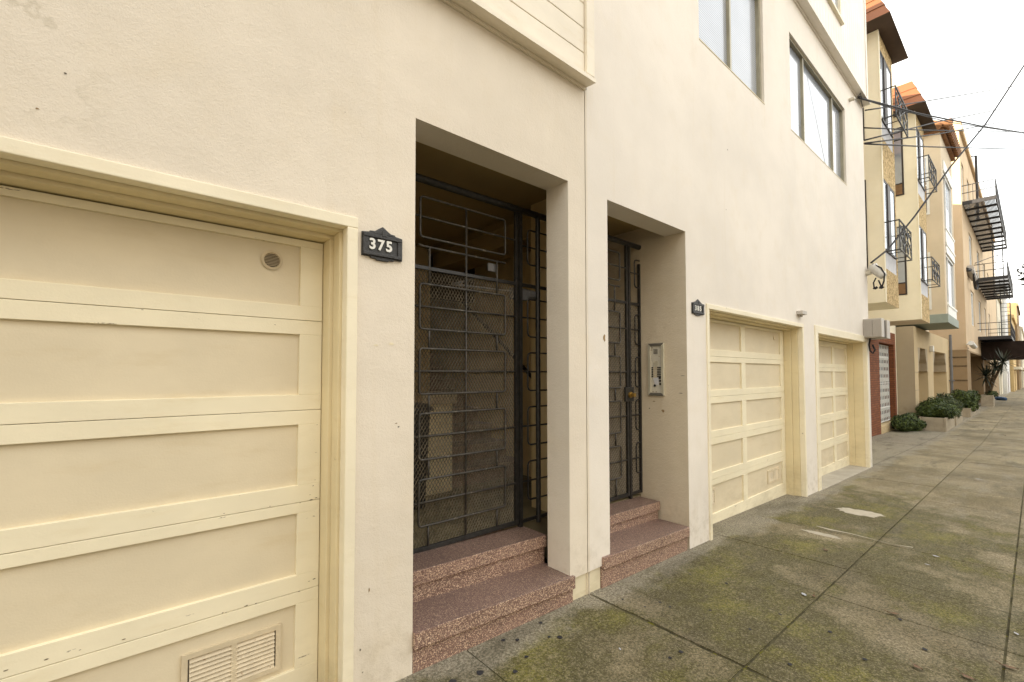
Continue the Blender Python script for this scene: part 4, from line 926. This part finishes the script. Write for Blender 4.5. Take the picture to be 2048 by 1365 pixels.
# street tree outside the right edge; a twig of it hangs into the picture
t = thing('street_tree', 'dark leafy street tree whose twigs hang in at the right edge', 'tree'); tx, ty = 13.2, -3.35
m = MB(); m.tube([(tx, ty, zg(tx)-.02), (tx+.05, ty, 1.4), (tx-.05, ty-.05, 2.6), (tx, ty, 4.4)], .12, 9, r2=.05)
for q in range(7):
    a = q*.9; m.tube([(tx, ty, 2.5+.25*q), (tx+.5*math.cos(a), ty+.5*math.sin(a), 3.0+.25*q), (tx+1.0*math.cos(a), ty+1.0*math.sin(a), 3.3+.25*q)], .04, 6, r2=.012)
tw = Vector((tx, -1.99, 3.52)); m.tube([(tx, ty, 2.9), (tx, -2.6, 3.5), (tx, -2.2, 3.65), tw], .03, 6, r2=.006); m.build('trunk', M['bark'], t)
m = MB(); rn = random.Random(11); leaves(m, (tx, ty-.1, 4.2), (1.15, .95, 1.1), 3800, .12, rn); leaves(m, (tx, -2.03, 3.42), (.16, .13, .26), 90, .085, rn, .1); m.build('crown', M['leafdk'], t, fix=False)

# ------------------------------------------------------------------ overhead cables
def cable(name, label, pts, r, n=5):
    P = [Vector(p) for p in pts]; out = []
    for i in range(len(P)-1):
        for k in range(6): out.append(P[i].lerp(P[i+1], k/6))
    out.append(P[-1]); m = MB(); m.tube(out, r, n); return tag(m.build(name, M['cable'], smooth=True), label, 'cable', 'overhead cables')
def ptx(px, py, x): y, z = atx(px, py, x); return (x, y, z)
def ext(a, b, k): a, b = Vector(a), Vector(b); return tuple(a+(b-a)*k)
a = ptx(1716, 196, 10.75)
cable('service_cable', 'thick black service cable running right from the knob under the upper ledge', [a, ptx(1760, 207, 11.6), ptx(1840, 228, 13.6), ptx(1960, 252, 17.5), ptx(2044, 265, 24), ext(ptx(1960, 252, 17.5), ptx(2044, 265, 24), 2.2)], .017)
cable('service_cable', 'thin cable hanging just under the thick service cable', [a, ptx(1780, 216, 12), ptx(1900, 245, 15), ptx(2044, 267, 22), ext(ptx(1900, 245, 15), ptx(2044, 267, 22), 2)], .009)
t = thing('cable_knob', 'small porcelain cable knob with tangled wires under the upper ledge of the cream building', 'cable fitting')
m = MB(); x, z = at(1706, 198, -.06); m.tube([(x, 0, z), (x, -.09, z)], .035, 10); m.build('knob', M['offwhite'], t, bevel=.01)
m = MB()
for k in range(5): m.tube([Vector(a)+Vector((-.1+.02*k, .02*random.uniform(-1, 1), -.02)), Vector(a)+Vector((.04*k-.1, -.05, .07*random.uniform(-.8, 1))), Vector(a)+Vector((.12, -.02, .02)), Vector(a)+Vector((.35, 0, -.04))], .006, 5)
m.build('wire', M['cable'], t)
q = ptx(1742, 526, 11.3)
cable('service_cable', 'black cable rising steeply from the corner service cap to the upper right', [q, ptx(1775, 500, 11.9), ptx(1830, 432, 12.9), ptx(1900, 335, 14.2), ptx(1970, 250, 15.6), ptx(2047, 133, 17.5), ext(ptx(1970, 250, 15.6), ptx(2047, 133, 17.5), 4)], .018)
cable('wire', 'level dark wire in front of the yellow bays, upper of the two level ones', [ptx(1729, 256, 11.5), ptx(1860, 261, 17), ptx(2046, 264, 30), ext(ptx(1860, 261, 17), ptx(2046, 264, 30), 2)], .014)
cable('wire', 'level dark wire in front of the yellow bays, lower of the two level ones', [ptx(1730, 288, 11.5), ptx(1860, 294, 17), ptx(2046, 299, 30), ext(ptx(1860, 294, 17), ptx(2046, 299, 30), 2)], .017)
cable('wire', 'thin wire climbing right from the corner of the cream building across the roofs', [ptx(1731, 221, 11.5), ptx(1850, 203, 16), ptx(2047, 170, 30), ext(ptx(1850, 203, 16), ptx(2047, 170, 30), 2)], .014)
cable('wire', 'very thin upper wire sloping across the pale sky', [ptx(1729, 281, 11.5), ptx(1880, 243, 18), ptx(2047, 210, 34), ext(ptx(1880, 243, 18), ptx(2047, 210, 34), 1.6)], .016)
cable('wire', 'very thin lower wire sloping across the pale sky', [ptx(1729, 287, 11.5), ptx(1880, 268, 18), ptx(2047, 236, 34), ext(ptx(1880, 268, 18), ptx(2047, 236, 34), 1.6)], .016)
cable('service_cable', 'cable from the peach building fitting rising to the right edge', [ptx(1950, 527, 39.6), ptx(1985, 514, 44), ptx(2047, 495, 60), ext(ptx(1985, 514, 44), ptx(2047, 495, 60), 1.5)], .022)
for k, (yy, zz) in enumerate(((-4.4, 10.2), (-5.0, 11.6), (-5.2, 9.4))):
    cable('street_wire', 'long street wire high over the kerb, seen mirrored in the wide windows', [(-30, yy, zz+1), (5, yy, zz-.1), (40, yy-.3, zz-.6), (90, yy-1.5, zz-1)], .02)
# ------------------------------------------------------------------ litter
def litter(kind, label, px, py, s, mat, seed, rot):
    rn = random.Random(seed); x, y = gat(px, py); m = MB(); n = 7
    pts = []
    for i in range(n):
        u = -1+2*i/(n-1); w = .45*(1-u*u)+(.04 if kind == 'leaf' else .25)
        pts.append((u*s, w*s*rn.uniform(.75, 1.1), .006+abs(u)*s*rn.uniform(.05, .25)))
    ring = pts+[(a, -b*rn.uniform(.8, 1.2), c) for a, b, c in reversed(pts)]
    mid = [(a, 0, .004+.02*s) for a, b, c in pts]
    c, d = math.cos(rot), math.sin(rot)
    def T(p): return (x+p[0]*c-p[1]*d, y+p[0]*d+p[1]*c, zg(x)+.006+p[2])
    for i in range(n-1):
        m.face([T(pts[i]), T(pts[i+1]), T(mid[i+1]), T(mid[i])]); m.face([T(mid[i]), T(mid[i+1]), T((pts[i+1][0], -pts[i+1][1], pts[i+1][2]*.6)), T((pts[i][0], -pts[i][1], pts[i][2]*.6))])
    if kind == 'leaf': m.tube([T((s, 0, .01)), T((s*1.5, .1*s, .02))], .0015, 4)
    o = m.build('dry_leaf' if kind == 'leaf' else 'paper_scrap', mat, fix=False)
    return tag(o, label, 'leaf' if kind == 'leaf' else 'litter', 'fallen leaves on the sidewalk' if kind == 'leaf' else 'scraps of paper on the sidewalk')
litter('paper', 'small crumpled pale scrap on the sidewalk joint opposite the second entry', 1608, 1192, 0.022, M['paper'], 1, .5)
litter('paper', 'white paper scrap on the sidewalk beyond the long mortar crack', 1872, 1115, 0.026, M['paper'], 2, 1.2)
litter('paper', 'small white sliver just nearer than the paper scrap by the mortar crack', 1855, 1132, 0.019, M['paper'], 3, 1.4)
litter('paper', 'white scrap lying far along the sidewalk past the last garage door', 1957, 960, 0.041, M['paper'], 4, 1.5)
litter('paper', 'tiny white scrap near the right edge of the photo', 2033, 1271, .015, M['paper'], 5, .3)
litter('paper', 'tiny white fleck on the near slab below the first entry', 1240, 1302, .010, M['paper'], 6, .8)
litter('leaf', 'brown curled leaf standing out in the middle of the sidewalk', 1787, 1230, .035, M['dry'], 7, 2.1)
litter('leaf', 'small brown leaf below the mortar patches', 1652, 1103, .03, M['dry'], 8, .7)
litter('leaf', 'yellowed leaf on the joint beside the pale scrap', 1628, 1195, .02, M['dry'], 9, .2)
litter('leaf', 'large dry leaf by the bottom edge of the photo', 1935, 1358, .034, M['dry'], 10, 1.2)
litter('leaf', 'dry twig-like leaf at the right joint near the bottom corner', 2018, 1338, .035, M['dry'], 11, 1.7)
litter('leaf', 'dark leaf lying beside the far planters', 1962, 860, .09, M['dry'], 12, 1)
litter('leaf', 'dark leaf at the right edge beyond the last garage', 2010, 872, .07, M['dry'], 13, .4)
litter('leaf', 'brown leaf flat on the slab near the bottom, left of the large one', 1835, 1338, .03, M['dry'], 14, .9)
xb_, yb_ = gat(2001, 801); m = MB(); rn = random.Random(4)
for k in range(5): m.tube([(xb_-.3+.15*k, yb_-.25+.1*k, zg(xb_)+.12), (xb_+.2+.1*k, yb_-.1+.1*k, zg(xb_)+.18+.1*rn.random())], .16, 7, r2=.1)
tag(m.build('plastic_bag', M['bluebag'], smooth=True), 'blue and white plastic bag dumped by the far house fronts', 'bag')

# ------------------------------------------------------------------ light, sky, camera
SUN_DIR = Vector((-.75, .63, .20)).normalized()      # towards the sun: low, behind the row of houses
sd = bpy.data.lights.new('sun', 'SUN'); sd.energy = 3.2; sd.angle = R(.5); sd.color = (1, .88, .70)
so = bpy.data.objects.new('sun', sd); C.objects.link(so); so.rotation_euler = SUN_DIR.to_track_quat('Z', 'Y').to_euler(); so.location = (0, 0, 30)
wd = bpy.data.worlds.new('World'); S.world = wd; wd.use_nodes = True; nt = wd.node_tree; nt.nodes.clear()
sky = nt.nodes.new('ShaderNodeTexSky'); sky.sky_type = 'NISHITA'; sky.sun_disc = False; sky.sun_elevation = math.asin(SUN_DIR.z); sky.sun_rotation = math.atan2(SUN_DIR.x, SUN_DIR.y)
b1 = nt.nodes.new('ShaderNodeBackground'); b1.inputs[1].default_value = .10; nt.links.new(sky.outputs[0], b1.inputs[0])
b2 = nt.nodes.new('ShaderNodeBackground'); b2.inputs[0].default_value = (1, .975, .915, 1); b2.inputs[1].default_value = .52    # bright thin overcast
tc = nt.nodes.new('ShaderNodeTexCoord'); mp = nt.nodes.new('ShaderNodeMapping'); mp.inputs['Scale'].default_value = (1, 1, 2.2); nz = nt.nodes.new('ShaderNodeTexNoise'); nz.inputs['Scale'].default_value = 2.3; nz.inputs['Detail'].default_value = 6
nt.links.new(tc.outputs['Generated'], mp.inputs[0]); nt.links.new(mp.outputs[0], nz.inputs['Vector'])
mr = nt.nodes.new('ShaderNodeMapRange'); mr.inputs[1].default_value = .35; mr.inputs[2].default_value = .62; mr.inputs[3].default_value = .62; mr.inputs[4].default_value = 1.0; nt.links.new(nz.outputs[0], mr.inputs[0])
dt = nt.nodes.new('ShaderNodeVectorMath'); dt.operation = 'DOT_PRODUCT'; dt.inputs[1].default_value = Vector((.42, -.88, .22)).normalized(); nt.links.new(tc.outputs['Generated'], dt.inputs[0])
mg = nt.nodes.new('ShaderNodeMapRange'); mg.inputs[1].default_value = -.7; mg.inputs[2].default_value = .9; mg.inputs[3].default_value = .33; mg.inputs[4].default_value = .76; nt.links.new(dt.outputs['Value'], mg.inputs[0]); nt.links.new(mg.outputs[0], b2.inputs[1])   # cloud brighter over the open side of the street
ms = nt.nodes.new('ShaderNodeMixShader'); nt.links.new(mr.outputs[0], ms.inputs[0]); nt.links.new(b1.outputs[0], ms.inputs[1]); nt.links.new(b2.outputs[0], ms.inputs[2])
wo = nt.nodes.new('ShaderNodeOutputWorld'); nt.links.new(ms.outputs[0], wo.inputs[0])

cd = bpy.data.cameras.new('camera'); cam = bpy.data.objects.new('camera', cd); C.objects.link(cam); S.camera = cam
cam.location = CAM; cam.rotation_euler = (R(90+1.94), 0, R(-39.92)); cd.sensor_width = 36; cd.sensor_fit = 'HORIZONTAL'; cd.lens = F/W0*36
cd.shift_x = (W0/2-CX)/W0; cd.shift_y = (CY-H0/2)/W0; cd.clip_start = .05; cd.clip_end = 2000
S.view_settings.view_transform = 'Standard'; S.view_settings.look = 'None'; S.view_settings.gamma = 1; S.view_settings.exposure = 2.08
S.cycles.max_bounces = 8; S.cycles.diffuse_bounces = 5
S.render.resolution_x = 1024; S.render.resolution_y = 682
